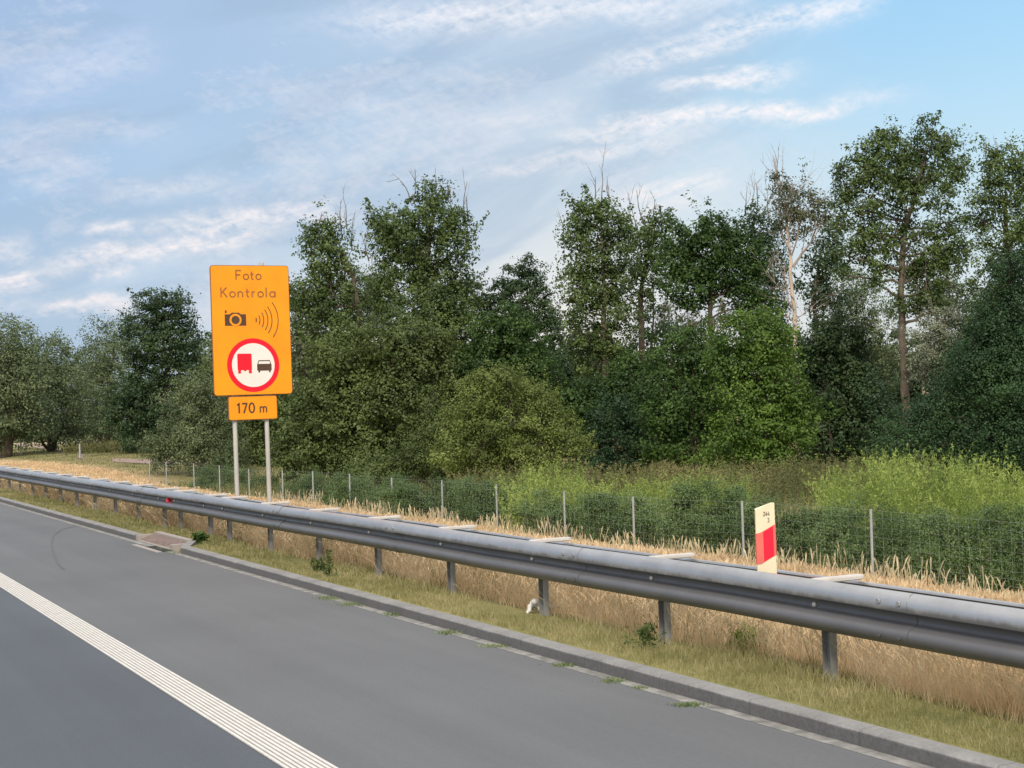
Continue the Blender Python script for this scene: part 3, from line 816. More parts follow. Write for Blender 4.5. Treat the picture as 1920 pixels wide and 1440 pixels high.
NTREE = 0
def tree(name, label, cat, kind, Z, base, lobes, group, ls=1.0, trunk=None, tr=.16, cr=.42, nl=30, size=.10, dens=1.0, bark=None,
         flat=.6, droop=0., asp=.7, tw=(), branches=True, twlen=1.6, twd=2, rag=1.0):
    """lobes: (px, py, rx, ry); base: px; trunk: [(px,py)] from the ground up"""
    global NTREE
    NTREE += 1
    rg = np.random.default_rng(1000+NTREE)
    sc = Z/80.0
    g0 = at(base, 790, Z); g0.z = gz(g0.x, g0.y)
    e = empty(name, g0, label, cat, group)
    lobes = [(l_[0], l_[1], l_[2]*ls, l_[3]*ls) for l_ in lobes]
    if name == 'poplar_tree': dens *= .80
    P, Nn = crown_points(lobes, Z, rg, cr*sc**.5, dens)
    keep = P[:, 2] > terr(P[:, 0], P[:, 1])+.1
    P, Nn = P[keep], Nn[keep]
    # leafy shoots standing out of the crown
    sel = rg.choice(len(P), max(6, int(len(P)*.10*rag)), replace=False)
    dsh = Nn[sel]*rg.uniform(.3, 1.0, (len(sel), 1))+np.array([0, 0, 1])*rg.uniform(.1, 1.0, (len(sel), 1))+rg.normal(size=(len(sel), 3))*.25
    dsh /= np.linalg.norm(dsh, axis=1, keepdims=True)
    Ls = rg.uniform(.5, 1.7, len(sel))*cr*sc**.5*2.0
    ns = 6
    tt_ = np.tile(np.linspace(.1, 1, ns), len(sel)); ii_ = np.repeat(np.arange(len(sel)), ns)
    Psh = P[sel][ii_]+dsh[ii_]*(tt_*Ls[ii_])[:, None]
    V, Q = foliage(P, Nn, rg, cr*sc**.5, nl, size*sc**.8, flat, droop, asp)
    V2, Q2 = foliage(Psh, Nn[sel][ii_], rg, cr*sc**.5*.42, max(5, nl*.22), size*sc**.8, 1, droop, asp)
    Q = np.concatenate([Q, Q2+len(V)]); V = np.concatenate([V, V2])
    np_mesh('crown', V, Q, LM[kind] if isinstance(kind, str) else kind, e)
    mb = MB()
    top = max(lobes, key=lambda l: -l[1]+l[3]*.3)
    if trunk: tp = [g0 - Vector((0, 0, .2))] + [at(x, y, Z) for x, y in trunk]
    else:
        tt = at(top[0], top[1], Z); m_ = g0.lerp(tt, .5); m_ += Vector(rg.normal(size=3))*.2
        tp = [g0 - Vector((0, 0, .2)), m_, tt]
    path = []
    for a, b_ in zip(tp[:-1], tp[1:]):
        for s_ in range(4): path.append(a.lerp(b_, s_/4)+Vector(rg.normal(size=3))*.03)
    path.append(tp[-1]); n = len(path)
    mb.tube(path, [tr*(1-.75*i/(n-1)) for i in range(n)], 9)
    if branches:
        for lb in lobes:
            c = at(lb[0], lb[1], Z)
            dr_ = max(.4, abs(lb[2])*Z/F)
            # attach lower on the trunk
            cand = [i for i, q_ in enumerate(path) if q_.z < c.z - .35*dr_] or [0]
            i = min(cand, key=lambda i_: abs((path[i_]-c).length - 1.6*dr_))
            r_ = max(.025, tr*(1-.75*i/(n-1))*.5)
            pts, rr = limb(path[i], c, r_, r_*.35, rg, 6, .08)
            mb.tube(pts, rr, 6, cap=False)
            sel = P[np.linalg.norm(P-np.array(c), axis=1) < dr_*1.3]
            for s_ in rg.choice(len(sel), min(7, len(sel)), replace=False) if len(sel) else []:
                pts, rr = limb(pts[-1] if rg.random() < .5 else pts[-2], sel[s_], r_*.32, .008, rg, 4, .1)
                mb.tube(pts, rr, 4, cap=False)
                pts = [c, c]
    mb.build('trunk', bark or M_bark, e, smooth=True)
    if tw:
        for (x, y, L) in tw:
            tb = MB()
            twigs(tb, at(x, y, Z), Vector((rg.normal()*.12, rg.normal()*.12, 1)), L*Z/F, .036*sc, rg, twd, .38)
            tb.build('dead_branch', M_twigd if name != 'dying_poplar_tree' else M_twig, e)
    return e

G_L = 'trees on the far left side of the field'
G_M = 'trees of the roadside wood'
G_U = 'bushy undergrowth trees along the wood edge'
# --- far left
tree('willow_tree', 'broad grey-green willow at the left edge of the photo with leaning dark trunks', 'tree', 'willow', 130, 8,
     [(8,645,52,55),(-30,690,70,80),(35,700,60,60),(30,745,62,60),(-20,780,90,50),(60,790,40,35)], G_L, trunk=[(20,800),(22,740),(10,660)], tr=.5, cr=.55, nl=34, size=.085, droop=.6)
tree('willow_tree', 'rounded grey-green willow just right of the leftmost willow', 'tree', 'willow', 140, 95,
     [(88,670,42,46),(112,700,44,55),(75,740,60,60),(125,755,45,55),(60,790,50,35),(120,795,50,30)], G_L, tr=.35, cr=.55, nl=34, size=.085, droop=.6)
tree('willow_tree', 'pale loose willow far behind, left of the tall dark feathery tree', 'tree', 'willow', 175, 200,
     [(198,655,36,50),(178,680,30,45),(215,625,28,30),(190,730,50,45),(230,700,40,70),(200,785,55,40),(160,740,25,50),(150,790,50,35),(260,780,60,50)], G_L, tr=.3, cr=.6, nl=30, size=.075, droop=.4)
tree('locust_tree', 'tall dark green feathery tree left of the orange sign', 'tree', 'dark', 122, 305,
     [(290,562,40,22),(325,575,38,26),(268,595,38,28),(305,610,50,32),(345,610,26,28),(262,640,46,34),(325,650,58,40),(365,662,22,22),(290,690,60,44),(345,705,40,42),(240,735,44,36),(300,755,62,50),(255,790,62,42),(325,800,60,50),(225,770,30,30),(280,838,50,30)], G_L,
     trunk=[(308,780),(312,690),(300,590)], tr=.32, cr=.42, nl=30, size=.085, flat=.1, ls=.84)
tree('willow_bush', 'grey-green rounded willow bush below the tall dark feathery tree', 'bush', 'willow', 95, 375,
     [(366,722,28,26),(385,745,40,40),(345,775,42,42),(402,790,50,50),(330,820,50,38),(385,835,62,45),(420,850,46,38),(310,855,36,28)], G_L, tr=.15, cr=.4, nl=34, size=.07)
tree('wild_tree', 'dark olive tree hidden behind the orange sign and its poles', 'tree', 'olive', 104, 480,
     [(462,700,60,60),(420,700,34,50),(400,665,16,30),(510,720,50,70),(470,780,70,55),(520,820,60,55),(455,850,50,40),(500,870,60,35)], G_M, tr=.2, cr=.5, nl=32, size=.09)
# --- left centre poplars
tree('poplar_tree', 'poplar with a narrow ragged top just right of the orange sign', 'tree', 'poplar', 86, 672,
     [(605,440,26,24),(628,448,24,30),(590,462,22,26),(612,490,40,30),(650,492,24,26),(620,530,44,34),(584,560,36,34),(640,570,46,40),(600,610,50,36),(660,620,44,40),(560,545,22,20)], G_M,
     trunk=[(676,600),(662,520),(640,470)], tr=.22, nl=30, tw=((640,440,50),(650,430,55),(660,470,50),(685,480,50),(692,490,40),(596,430,30)), bark=M_barkl)
tree('poplar_tree', 'tall many-headed poplar in the left centre reaching high above its neighbours', 'tree', 'poplar', 84, 800,
     [(718,412,22,18),(735,428,24,26),(722,448,26,24),(812,368,16,28),(825,375,16,34),(790,388,28,28),(800,415,44,32),(755,450,34,30),(790,455,50,36),(858,405,20,22),(862,430,24,34),(852,470,28,36),(770,500,50,38),(815,520,44,44),(855,520,30,40),(745,545,44,38),(800,575,60,44),(850,570,38,40),(742,470,20,26)], G_M,
     trunk=[(800,720),(795,600),(800,480),(815,400)], tr=.3, nl=30, tw=((768,372,45),(775,378,40),(797,370,30),(868,400,60),(878,410,42),(840,380,34),(818,352,26),(880,470,40),(700,470,-30)), bark=M_barkl)
tree('willow_tree', 'soft grey-green tree behind, between the two left centre poplars', 'tree', 'willow', 96, 700,
     [(688,535,34,34),(712,560,40,34),(680,590,44,44),(720,620,44,40)], G_M, cr=.4, nl=32, size=.075)
tree('wild_tree', 'sparse dark tree with sky gaps close to the right edge of the orange sign', 'tree', 'brown', 98, 572,
     [(560,565,22,26),(572,600,30,26),(556,650,22,24),(590,650,32,36),(570,700,34,34)], G_M, dens=.55, tr=.14, tw=((560,640,60),(575,660,80),(590,640,70)))
tree('wild_tree', 'broad dark green tree at the wood edge right of the sign poles', 'tree', 'olive', 80, 640,
     [(640,665,52,44),(610,710,50,46),(670,730,56,50),(600,770,52,44),(655,800,66,50),(580,820,54,44),(640,850,70,44),(700,850,50,44),(560,860,46,36)], G_M, nl=34)
tree('wild_tree', 'tall olive leafy tree filling the wood edge below the many-headed poplar', 'tree', 'olive', 79, 745,
     [(725,635,50,40),(770,640,50,44),(740,690,62,46),(700,720,40,40),(800,700,50,50),(760,750,66,50),(720,800,60,46),(790,810,60,50),(760,860,66,36),(815,650,38,40)], G_M, nl=34)
tree('wild_tree', 'olive tree crown between the many-headed poplar and the bright green tree', 'tree', 'poplar', 83, 850,
     [(830,610,46,36),(870,630,36,40),(840,670,50,44),(860,710,40,40),(820,740,40,40)], G_M, nl=32)
tree('wild_tree', 'dark feathery tree with drooping right side behind the bright green tree', 'tree', 'dark', 100, 985,
     [(990,500,24,20),(965,505,20,14),(1000,528,28,26),(948,535,30,18),(975,550,44,26),(1012,560,22,28),(925,560,26,16),(880,535,22,18),(895,560,28,20),(910,590,36,26),(960,600,50,36),(1010,600,34,36),(1035,620,26,40),(1030,680,38,40),(1048,720,30,40)], G_M,
     trunk=[(990,620),(988,520)], tr=.18, cr=.36, flat=.1, size=.08, ls=.88)
tree('maple_tree', 'pointed fresh green tree in the centre above the olive bush', 'tree', 'maple', 81, 945,
     [(955,590,20,22),(925,600,18,20),(965,620,32,26),(925,630,36,28),(985,650,34,30),(940,665,50,34),(895,680,40,30),(1000,690,32,30),(950,705,50,34),(1005,725,26,26)], G_M, nl=34, size=.10)
tree('bush_tree', 'big rounded light olive bush in the centre just behind the fence', 'bush', 'lolive', 71, 935,
     [(915,715,30,24),(950,712,32,26),(895,740,44,32),(960,745,50,34),(1010,755,36,30),(885,785,46,36),(950,790,60,40),(1030,790,44,34),(1060,825,38,30),(900,835,56,36),(980,840,62,40),(1045,860,46,30),(850,850,34,36),(920,875,60,28)], G_U, nl=36, size=.075, cr=.36)
tree('wild_tree', 'dark leafy undergrowth left of the big light olive bush', 'bush', 'olive', 74, 810,
     [(820,790,34,40),(800,840,40,36),(840,870,40,26),(770,875,50,24),(700,880,50,22)], G_U, nl=34, size=.075, cr=.36)
# --- right centre
tree('poplar_tree', 'rounded tall poplar right of centre with three bare twigs on top', 'tree', 'poplar', 84, 1133,
     [(1118,385,30,22),(1088,405,28,26),(1140,405,28,26),(1165,420,18,22),(1078,440,24,28),(1120,440,44,30),(1160,460,24,28),(1080,485,30,30),(1130,490,46,34),(1075,530,26,28),(1112,540,44,32),(1155,530,28,30),(1085,580,34,34),(1140,590,44,36),(1095,635,38,36),(1150,640,40,36),(1120,680,44,30)], G_M,
     trunk=[(1135,700),(1132,560),(1128,430)], tr=.26, nl=30, tw=((1128,375,62),(1116,372,40),(1142,390,44),(1185,418,20),(1058,440,30)), bark=M_barkl, dens=.95)
tree('poplar_tree', 'thin dark-trunked poplar with an open crown and one bare spire', 'tree', 'poplar', 88, 1207,
     [(1236,415,20,18),(1218,425,22,22),(1250,430,14,22),(1196,440,24,24),(1232,455,28,26),(1196,475,26,26),(1222,495,28,24),(1185,510,18,28),(1240,485,18,26),(1176,560,18,28),(1222,540,20,22)], G_M,
     trunk=[(1203,640),(1201,560),(1206,500),(1228,450)], tr=.22, dens=.75, tw=((1206,420,66),(1192,430,48),(1225,405,26)))
tree('poplar_tree', 'dark shadowy tree close behind the thin dark-trunked poplar', 'tree', 'dark', 96, 1230,
     [(1190,600,22,40),(1225,560,30,40),(1235,610,34,36),(1210,650,40,34),(1265,640,30,26)], G_M, dens=.45, tw=((1230,640,70),(1250,650,60)))
tree('maple_tree', 'broad green domed tree with light showing under its crown', 'tree', 'maple', 80, 1335,
     [(1340,425,34,20),(1300,438,34,22),(1378,436,28,22),(1275,465,32,28),(1325,462,44,28),(1385,468,38,28),(1412,490,24,28),(1258,500,24,28),(1305,505,44,28),(1360,510,46,28),(1410,525,30,28),(1268,540,28,22),(1330,545,40,22),(1395,560,32,24),(1430,570,20,26),(1298,568,24,16)], G_M,
     trunk=[(1333,640),(1331,560),(1335,470)], tr=.2, nl=34, size=.10, tw=((1350,620,60),(1310,640,50)))
tree('wild_tree', 'sparse dark twiggy tree whose branches show against the sky in the middle of the wood', 'tree', 'brown', 104, 1290,
     [(1255,600,30,24),(1290,615,30,20),(1340,600,30,20),(1370,590,24,24),(1310,640,40,18),(1280,655,40,16)], G_M, dens=.4, tr=.14, tw=((1250,640,90),(1290,640,80),(1340,640,90),(1370,640,80)))
tree('poplar_tree', 'dark narrow poplar with bare twigs left of the dead pale trunk', 'tree', 'dark', 90, 1440,
     [(1412,405,18,18),(1425,430,24,26),(1445,455,22,30),(1425,480,26,34),(1450,510,26,36),(1440,560,30,40),(1460,610,30,40),(1430,620,30,30)], G_M,
     tr=.16, tw=((1398,400,48),(1408,395,52),(1418,400,60),(1430,405,66),(1442,420,60)), size=.09)
e = tree('dying_poplar_tree', 'half dead tree with pale barkless trunk and bare branches', 'tree', 'brown', 78, 1497,
     [(1460,345,16,26),(1475,370,22,26),(1510,355,18,20),(1505,385,24,28),(1535,375,18,20),(1470,400,20,24),(1525,410,26,28),(1490,425,26,22),(1545,400,10,16)], G_M,
     trunk=[(1496,740),(1492,640),(1487,560),(1482,490),(1476,430),(1470,380)], tr=.155, dens=.7, bark=M_barkp, branches=False,
     tw=((1452,350,56),(1464,345,50),(1480,440,110),(1470,430,100),(1478,470,120)), size=.085)
# bare forks of the pale tree
rgk = np.random.default_rng(5)
for pts_, r_ in (([(1487,500),(1502,478),(1520,455),(1530,430)], .075), ([(1483,470),(1468,445),(1462,420),(1460,400)], .05), ([(1489,560),(1475,545),(1462,540),(1452,530)], .03),
                ([(1488,580),(1478,565),(1476,540),(1470,520)], .05), ([(1484,480),(1494,450),(1500,420),(1500,395)], .05), ([(1478,440),(1474,400),(1472,370),(1468,340)], .04), ([(1490,600),(1505,590),(1515,583),(1530,580)], .03), ([(1491,610),(1480,595),(1462,592),(1450,600)], .03)):
    db = MB(); P_ = [at(x, y, 78+rgk.uniform(-.4, .4)) for x, y in pts_]
    db.tube(P_, [r_*(1-.6*i/3) for i in range(4)], 6, cap=False)
    for k in range(7):
        j = rgk.integers(1, 4)
        d_ = (P_[j]-P_[j-1]).normalized()+Vector(rgk.normal(size=3))*.45+Vector((0, 0, .3))
        twigs(db, P_[j], d_, rgk.uniform(.6, 1.6), max(.014, r_*.4), rgk, 2, .5)
    db.build('bare_branch', M_twig, e)

tree('poplar_tree', 'dark brown-trunked tree between the pale dead trunk and the tallest poplar', 'tree', 'dark', 87, 1537,
     [(1548,430,20,26),(1560,465,24,26),(1535,480,26,26),(1562,505,26,24),(1530,525,30,26),(1560,550,34,24),(1525,560,26,24)], G_M,
     trunk=[(1533,660),(1526,560),(1540,470)], tr=.2, dens=.8, tw=((1570,450,40),(1540,520,40)), bark=M_barkl)
tree('poplar_tree', 'tallest poplar of the wood with broad open crown at the right', 'tree', 'poplar', 72, 1700,
     [(1662,248,20,20),(1655,275,28,26),(1690,285,24,24),(1742,240,20,20),(1745,272,32,28),(1780,255,18,18),(1785,290,26,26),(1620,285,18,20),(1615,318,30,28),(1665,320,40,30),(1720,320,40,32),(1770,330,34,28),(1800,312,14,18),(1570,318,16,12),(1590,345,26,22),(1640,360,40,30),(1700,370,40,30),(1755,372,32,26),(1580,378,20,22),(1615,400,34,28),(1668,415,34,28),(1570,420,16,20),(1605,440,26,20),(1640,455,28,20),(1720,440,30,24),(1770,430,34,22),(1800,415,20,16),(1735,475,30,20),(1778,468,34,22),(1810,460,16,14),(1745,505,30,18),(1620,485,18,14),(1650,500,26,14),(1640,530,22,14),(1700,500,30,26),(1740,540,36,24),(1790,495,26,20),(1765,570,38,20),(1700,570,26,20),(1590,480,26,20),(1675,465,26,22),(1580,515,18,14)], G_M,
     trunk=[(1699,755),(1693,660),(1690,560),(1694,450),(1712,380),(1735,290)], tr=.24, nl=30, cr=.38, size=.095, dens=.95, bark=M_barkl, tw=((1720,560,80),(1735,560,90)))
tree('poplar_tree', 'dense tall poplar cut by the right edge of the photo', 'tree', 'poplar', 66, 1890,
     [(1862,298,24,20),(1890,300,26,22),(1925,310,30,28),(1850,330,24,22),(1885,345,40,30),(1930,360,34,34),(1838,372,22,20),(1870,390,38,26),(1920,410,40,30),(1845,415,24,20),(1885,440,36,28),(1930,470,36,36),(1835,455,20,20),(1880,490,34,24),(1830,540,24,20),(1860,560,30,24),(1900,540,40,30),(1850,600,36,30),(1900,620,40,40),(1850,500,22,18)], G_M,
     trunk=[(1895,700),(1890,500),(1885,380)], tr=.26, tw=((1848,290,22),(1872,285,22),(1900,288,24),(1918,290,26)), cr=.38, size=.09)
# --- mid right understory
tree('maple_tree', 'bright green dense young tree right of centre in front of the wood', 'tree', 'bright', 70, 1418,
     [(1405,605,32,24),(1440,600,30,22),(1375,635,34,28),(1425,640,44,30),(1465,645,28,30),(1365,685,40,32),(1420,690,50,34),(1470,700,36,34),(1385,740,46,34),(1440,750,50,36),(1490,755,32,30),(1520,770,22,24),(1380,795,44,34),(1440,810,46,34),(1490,815,30,28),(1395,850,50,28),(1450,855,44,24),(1345,850,34,28)], G_M,
     trunk=[(1420,835),(1424,740),(1420,640)], tr=.12, nl=36, size=.10, bark=M_barkl)
tree('maple_tree', 'mid green young tree with twin brown stems left of the bright green one', 'tree', 'maple', 73, 1305,
     [(1285,640,30,24),(1320,645,26,24),(1255,680,38,32),(1305,690,40,34),(1235,725,34,32),(1285,745,46,34),(1335,740,28,30),(1240,780,40,32),(1290,800,44,30),(1330,800,28,30),(1235,835,36,28),(1270,850,26,24),(1335,850,28,24)], G_M,
     trunk=[(1303,850),(1300,780),(1300,700)], tr=.14, nl=34, size=.10)
tree('wild_tree', 'blue-green low tree between the olive bush and the twin-stemmed tree', 'tree', 'teal', 76, 1155,
     [(1150,775,36,30),(1185,790,30,32),(1130,810,34,32),(1165,830,44,30),(1205,840,30,28),(1110,850,30,28),(1150,870,50,20)], G_U, nl=34, size=.085)
tree('wild_tree', 'fresh green bushy tree above the blue-green low tree', 'tree', 'maple', 80, 1100,
     [(1062,740,34,24),(1090,735,26,20),(1085,765,44,28),(1130,735,34,22),(1165,730,30,26),(1195,710,28,30),(1125,765,40,30),(1215,745,26,34),(1180,690,26,24),(1170,760,40,28)], G_M, nl=34)
tree('wild_tree', 'dim dark green tree behind the bright green tree, in front of the pale trunk', 'tree', 'dark', 76, 1560,
     [(1512,680,26,30),(1505,730,24,30)]+
     [(1555,610,30,22),(1535,640,34,30),(1580,640,36,30),(1550,690,46,36),(1600,690,40,36),(1565,740,50,38),(1620,740,40,36),(1540,790,44,36),(1600,800,56,40),(1650,790,40,36),(1560,840,50,28),(1640,845,50,28)], G_M, nl=34)
tree('wild_tree', 'grey-green loose tree left of the tallest poplar trunk', 'tree', 'willow', 92, 1612,
     [(1605,530,26,28),(1590,565,26,28),(1625,560,30,26),(1600,610,40,30),(1645,600,32,26),(1630,650,40,34),(1665,660,30,40),(1670,720,34,40),(1560,580,20,24)], G_M, nl=30, size=.07, cr=.38, dens=.85)
tree('grey_willow_bush', 'pale grey-pink leafy bush right of the tallest poplar trunk', 'bush', 'grey', 71, 1765,
     [(1765,598,34,18),(1800,592,30,18),(1740,625,30,24),(1780,630,44,26),(1820,625,26,24),(1750,665,36,26),(1790,670,34,26),(1735,695,26,20),(1770,705,34,20)], G_M, nl=34, size=.07, cr=.34, trunk=[(1731,760),(1733,700),(1760,640)], tr=.12, bark=M_barkp)
tree('wild_tree', 'thin brown-twigged sapling tree under the tallest poplar crown', 'tree', 'brown', 80, 1745,
     [(1750,530,34,26),(1780,545,32,26),(1730,560,26,26),(1770,575,36,20),(1830,570,30,24),(1700,580,20,20)], G_M, nl=24, dens=.5, tw=((1740,600,90),(1760,600,110),(1780,600,100),(1800,600,90),(1725,600,80)), tr=.08)
tree('locust_tree', 'near dark blue-green tree hanging in from the right edge', 'tree', 'teal', 50, 1890,
     [(1915,520,34,34),(1900,570,46,34),(1930,620,50,50),(1865,610,40,28),(1850,655,48,32),(1905,680,60,40),(1815,690,48,32),(1860,725,62,40),(1790,740,44,28),(1925,760,50,50),(1750,775,36,24),(1820,785,56,34),(1700,795,40,22),(1880,820,66,42),(1780,830,56,32),(1710,835,48,28),(1670,850,30,22),(1930,860,50,40),(1830,865,60,26),(1890,500,34,26),(1860,570,34,28),(1830,630,34,28),(1880,640,50,36),(1840,700,50,36),(1900,740,50,44),(1840,820,60,40)], G_M,
     tr=.2, cr=.42, nl=44, size=.075, flat=.4, dens=1.35)
tree('wild_tree', 'shadowy dark tree behind the near tree at the right edge', 'tree', 'dark', 68, 1850,
     [(1800,700,44,40),(1860,680,50,44),(1910,650,50,50),(1780,760,50,40),(1850,770,60,50),(1920,770,50,50),(1760,830,50,40),(1830,850,60,30),(1910,850,60,36),(1700,820,40,36)], G_U, nl=34)
tree('wild_tree', 'very dark undergrowth tree in the hollow right of the bright green tree', 'bush', 'dark', 88, 1570,
     [(1540,860,50,30),(1600,870,50,26),(1650,880,40,22),(1700,760,40,40),(1720,720,30,40),(1590,770,60,50)], G_U, nl=34)
# distant mass closing the gaps low in the wood
rgw = np.random.default_rng(77)
dl_ = []
for x in range(-40, 2000, 44):
    top = 690 if x < 380 else (650 if x < 560 else (700 if 1180 < x < 1400 else 670))
    for y in range(top, 870, 42):
        dl_.append((x+rgw.uniform(-16, 16), y+rgw.uniform(-12, 12), rgw.uniform(28, 44), rgw.uniform(24, 38)))
Pz, Nz = crown_points([l for l in dl_ if l[0] < 420], 215, rgw, 1.1, .8)
P2, N2 = crown_points([l for l in dl_ if l[0] >= 420], 118, rgw, .7, .9)
Pz = np.concatenate([Pz, P2]); Nz = np.concatenate([Nz, N2])
kp = Pz[:, 2] > terr(Pz[:, 0], Pz[:, 1])+.2
V, Q = foliage(Pz[kp], Nz[kp], rgw, .75, 22, .22)
tag(np_mesh('distant_woodland', V, Q, LM['dark']), 'dark mass of distant woodland filling the gaps behind the roadside trees', 'woodland', kind='stuff')

# ------------------------------------------------------------------ shrubs behind the fence
def shrub(name, label, px, py, rx, ry, Z, m=M_shrub, seed=0, size=.026, nl=60, cr=.17, dens=1.0, group='low shrubs behind the wire fence'):
    rg = np.random.default_rng(300+seed)
    g0 = at(px, py, Z); g0.z = gz(g0.x, g0.y)
    e = empty(name, g0, label, 'shrub', group)
    lobes = [(px, py+ry*.45, rx*.75, ry*.45, 0)]
    for k in range(13):
        lobes.append((px+rg.uniform(-1.05, 1.05)*rx, py+rg.uniform(-.55, .6)*ry, rx*rg.uniform(.10, .30), ry*rg.uniform(.18, .48)))
    P, Nn = crown_points(lobes, Z, rg, cr, dens)
    gzz = terr(P[:, 0], P[:, 1]); P[:, 2] = np.maximum(P[:, 2], gzz+rg.uniform(.05, .3, len(P)))
    V, Q = foliage(P, Nn, rg, cr, nl, size, .7)
    # upright shoots standing out of the bush
    ns = 260
    sx_ = rg.uniform(-1, 1, ns); c0 = np.array([tuple(at(px+a_*rx*1.05, 790, Z+rg.uniform(-1.2, 1.2))) for a_ in sx_])
    c0[:, 2] = terr(c0[:, 0], c0[:, 1]); hs = (ry*2.0*Z/F)*(1.0-.35*sx_**2)*(.72+.38*np.sin(sx_*5+seed*1.7)*np.sin(sx_*2.3+seed))*rg.uniform(.5, 1.5, ns)
    ln_ = rg.normal(size=(ns, 2))*.25; li_ = np.repeat(np.arange(ns), 46); t_ = rg.uniform(.12, 1, len(li_))
    C_ = np.stack([c0[li_, 0]+ln_[li_, 0]*hs[li_]*t_**1.5, c0[li_, 1]+ln_[li_, 1]*hs[li_]*t_**1.5, c0[li_, 2]+hs[li_]*t_], 1)+rg.normal(size=(len(li_), 3))*.05*(1.3-t_)[:, None]
    V2, Q2 = leaf_quads(C_, rg.normal(size=C_.shape)+np.array([0, 0, .4]), .036, rg, .32, -.8)
    Q = np.concatenate([Q, Q2+len(V)]); V = np.concatenate([V, V2])
    np_mesh('foliage', V, Q, m, e)
    mb = MB()
    for k in range(9):
        j = rg.integers(0, len(P)); pts, rr = limb(g0, P[j], .03, .006, rg, 5, .1); mb.tube(pts, rr, 4, cap=False)
    mb.build('stem', M_bark, e)
shr = [('ragged dark shrub behind the fence at the right edge of the photo', 1905, 1000, 70, 52, 29.5),
       ('low dark green shrub behind the fence, just right of the sign poles', 600, 915, 60, 26, 62),
       ('rounded dense shrub behind the fence below the dark wood edge', 700, 925, 66, 30, 55),
       ('dense shrub behind the fence left of the central weed clump', 815, 930, 76, 32, 50),
       ('dark shrub behind the fence below the big light olive bush', 935, 945, 74, 36, 46),
       ('dark green shrub behind the fence in the centre right, under the lime weeds', 1065, 955, 84, 36, 42.5),
       ('grey-green shrub behind the fence between two posts right of centre', 1200, 965, 90, 36, 39),
       ('wide dark shrub behind the fence left of the red and cream marker post', 1335, 965, 90, 42, 36.5),
       ('blue-green shrub behind the fence just right of the marker post', 1490, 985, 90, 46, 34),
       ('dark blue-green shrub behind the rightmost full fence post', 1640, 1005, 96, 50, 31.5),
       ('dark shrub at the foot of the lime weeds near the right edge', 1790, 1015, 84, 56, 30),
       ('small dark bush behind the fence at the left, near the sign poles', 440, 905, 70, 24, 80)]
for i, (lb, px, py, rx, ry, Z) in enumerate(shr): shrub('willow_shrub', lb, px, py-ry*.15, rx*1.08, ry*(1.0+.35*((i*37) % 5)/4), Z, seed=i)

# ------------------------------------------------------------------ tall lime weeds
def weeds(C, H, rg, m, name, label, leafsz=.05, nleaf=26, rad=.006, bush=.10):
    n = len(C)
    lean = rg.normal(size=(n, 2))*.22
    # stems as crossed ribbons
    Vs = []; Qs = []; base = 0
    ts = np.linspace(0, 1, 5)
    P = np.stack([np.stack([C[:, 0]+lean[:, 0]*H*t_**2, C[:, 1]+lean[:, 1]*H*t_**2, C[:, 2]+H*t_], 1) for t_ in ts], 1)  # n,5,3
    wv_ = rg.normal(size=(n, 1, 3)); wv_[:, :, 2] = 0; wv_ /= np.linalg.norm(wv_, axis=2, keepdims=True)
    tap = (1-ts*.8)[None, :, None]*rad
    A = P+wv_*tap; B = P-wv_*tap
    Vst = np.concatenate([A, B], 1).reshape(-1, 3)
    idx = (np.arange(n)*10)[:, None]
    Qst = np.concatenate([np.stack([idx[:, 0]+k, idx[:, 0]+k+1, idx[:, 0]+5+k+1, idx[:, 0]+5+k], 1) for k in range(4)])
    # leaves up the stem
    li = np.repeat(np.arange(n), nleaf)
    t_ = rg.uniform(.15, 1.0, len(li))
    c = np.stack([C[li, 0]+lean[li, 0]*H[li]*t_**2, C[li, 1]+lean[li, 1]*H[li]*t_**2, C[li, 2]+H[li]*t_], 1)
    off = rg.normal(size=c.shape)*bush*(1.15-t_)[:, None]; c += off
    N = rg.normal(size=c.shape)*.6+np.array([0, 0, .5])-np.array(fw)*.3
    V2, Q2 = leaf_quads(c, N, leafsz, rg, .33, -1.2)
    V = np.concatenate([Vst, V2]); Q = np.concatenate([Qst, Q2+len(Vst)])
    return tag(np_mesh(name, V, Q, m), label, 'weeds', kind='stuff')
def scatter(poly_px, Z0, Z1, n, rg):
    out = []
    (xa, xb) = poly_px
    xs_ = rg.uniform(xa, xb, n); Zs = rg.uniform(Z0, Z1, n)
    for x, Z_ in zip(xs_, Zs):
        q = at(x, 790, Z_); out.append((q.x, q.y, gz(q.x, q.y)))
    return np.array(out), xs_
rgW = np.random.default_rng(31)
C1, X1 = scatter((930, 1400), 42, 52, 1500, rgW)
def clump(C, X, rgx, s_=1.6, thr=.42):
    n1_ = np.sin(C[:, 0]*1.9*s_+1)*np.sin(C[:, 1]*1.3*s_+2)+.6*np.sin(C[:, 0]*3.7*s_+C[:, 1]*2.9*s_)
    k_ = 1/(1+np.exp(-n1_*3)); return k_
k1_ = clump(C1, X1, rgW); sel_ = rgW.random(len(X1)) < .25+.75*k1_; C1, X1, k1_ = C1[sel_], X1[sel_], k1_[sel_]
H1 = 1.1*(.66+.46*k1_)*(1.05+.75*np.exp(-((X1-1015)/75)**2)+.25*np.exp(-((X1-1300)/90)**2))*rgW.uniform(.75, 1.12, len(X1))
weeds(C1, H1, rgW, M_weed, 'tall_weeds', 'clump of tall lime green weeds behind the fence in the centre')
C2, X2 = scatter((1540, 1935), 34, 41, 2000, rgW)
k2_ = clump(C2, X2, rgW); sel_ = rgW.random(len(X2)) < .25+.75*k2_; C2, X2, k2_ = C2[sel_], X2[sel_], k2_[sel_]
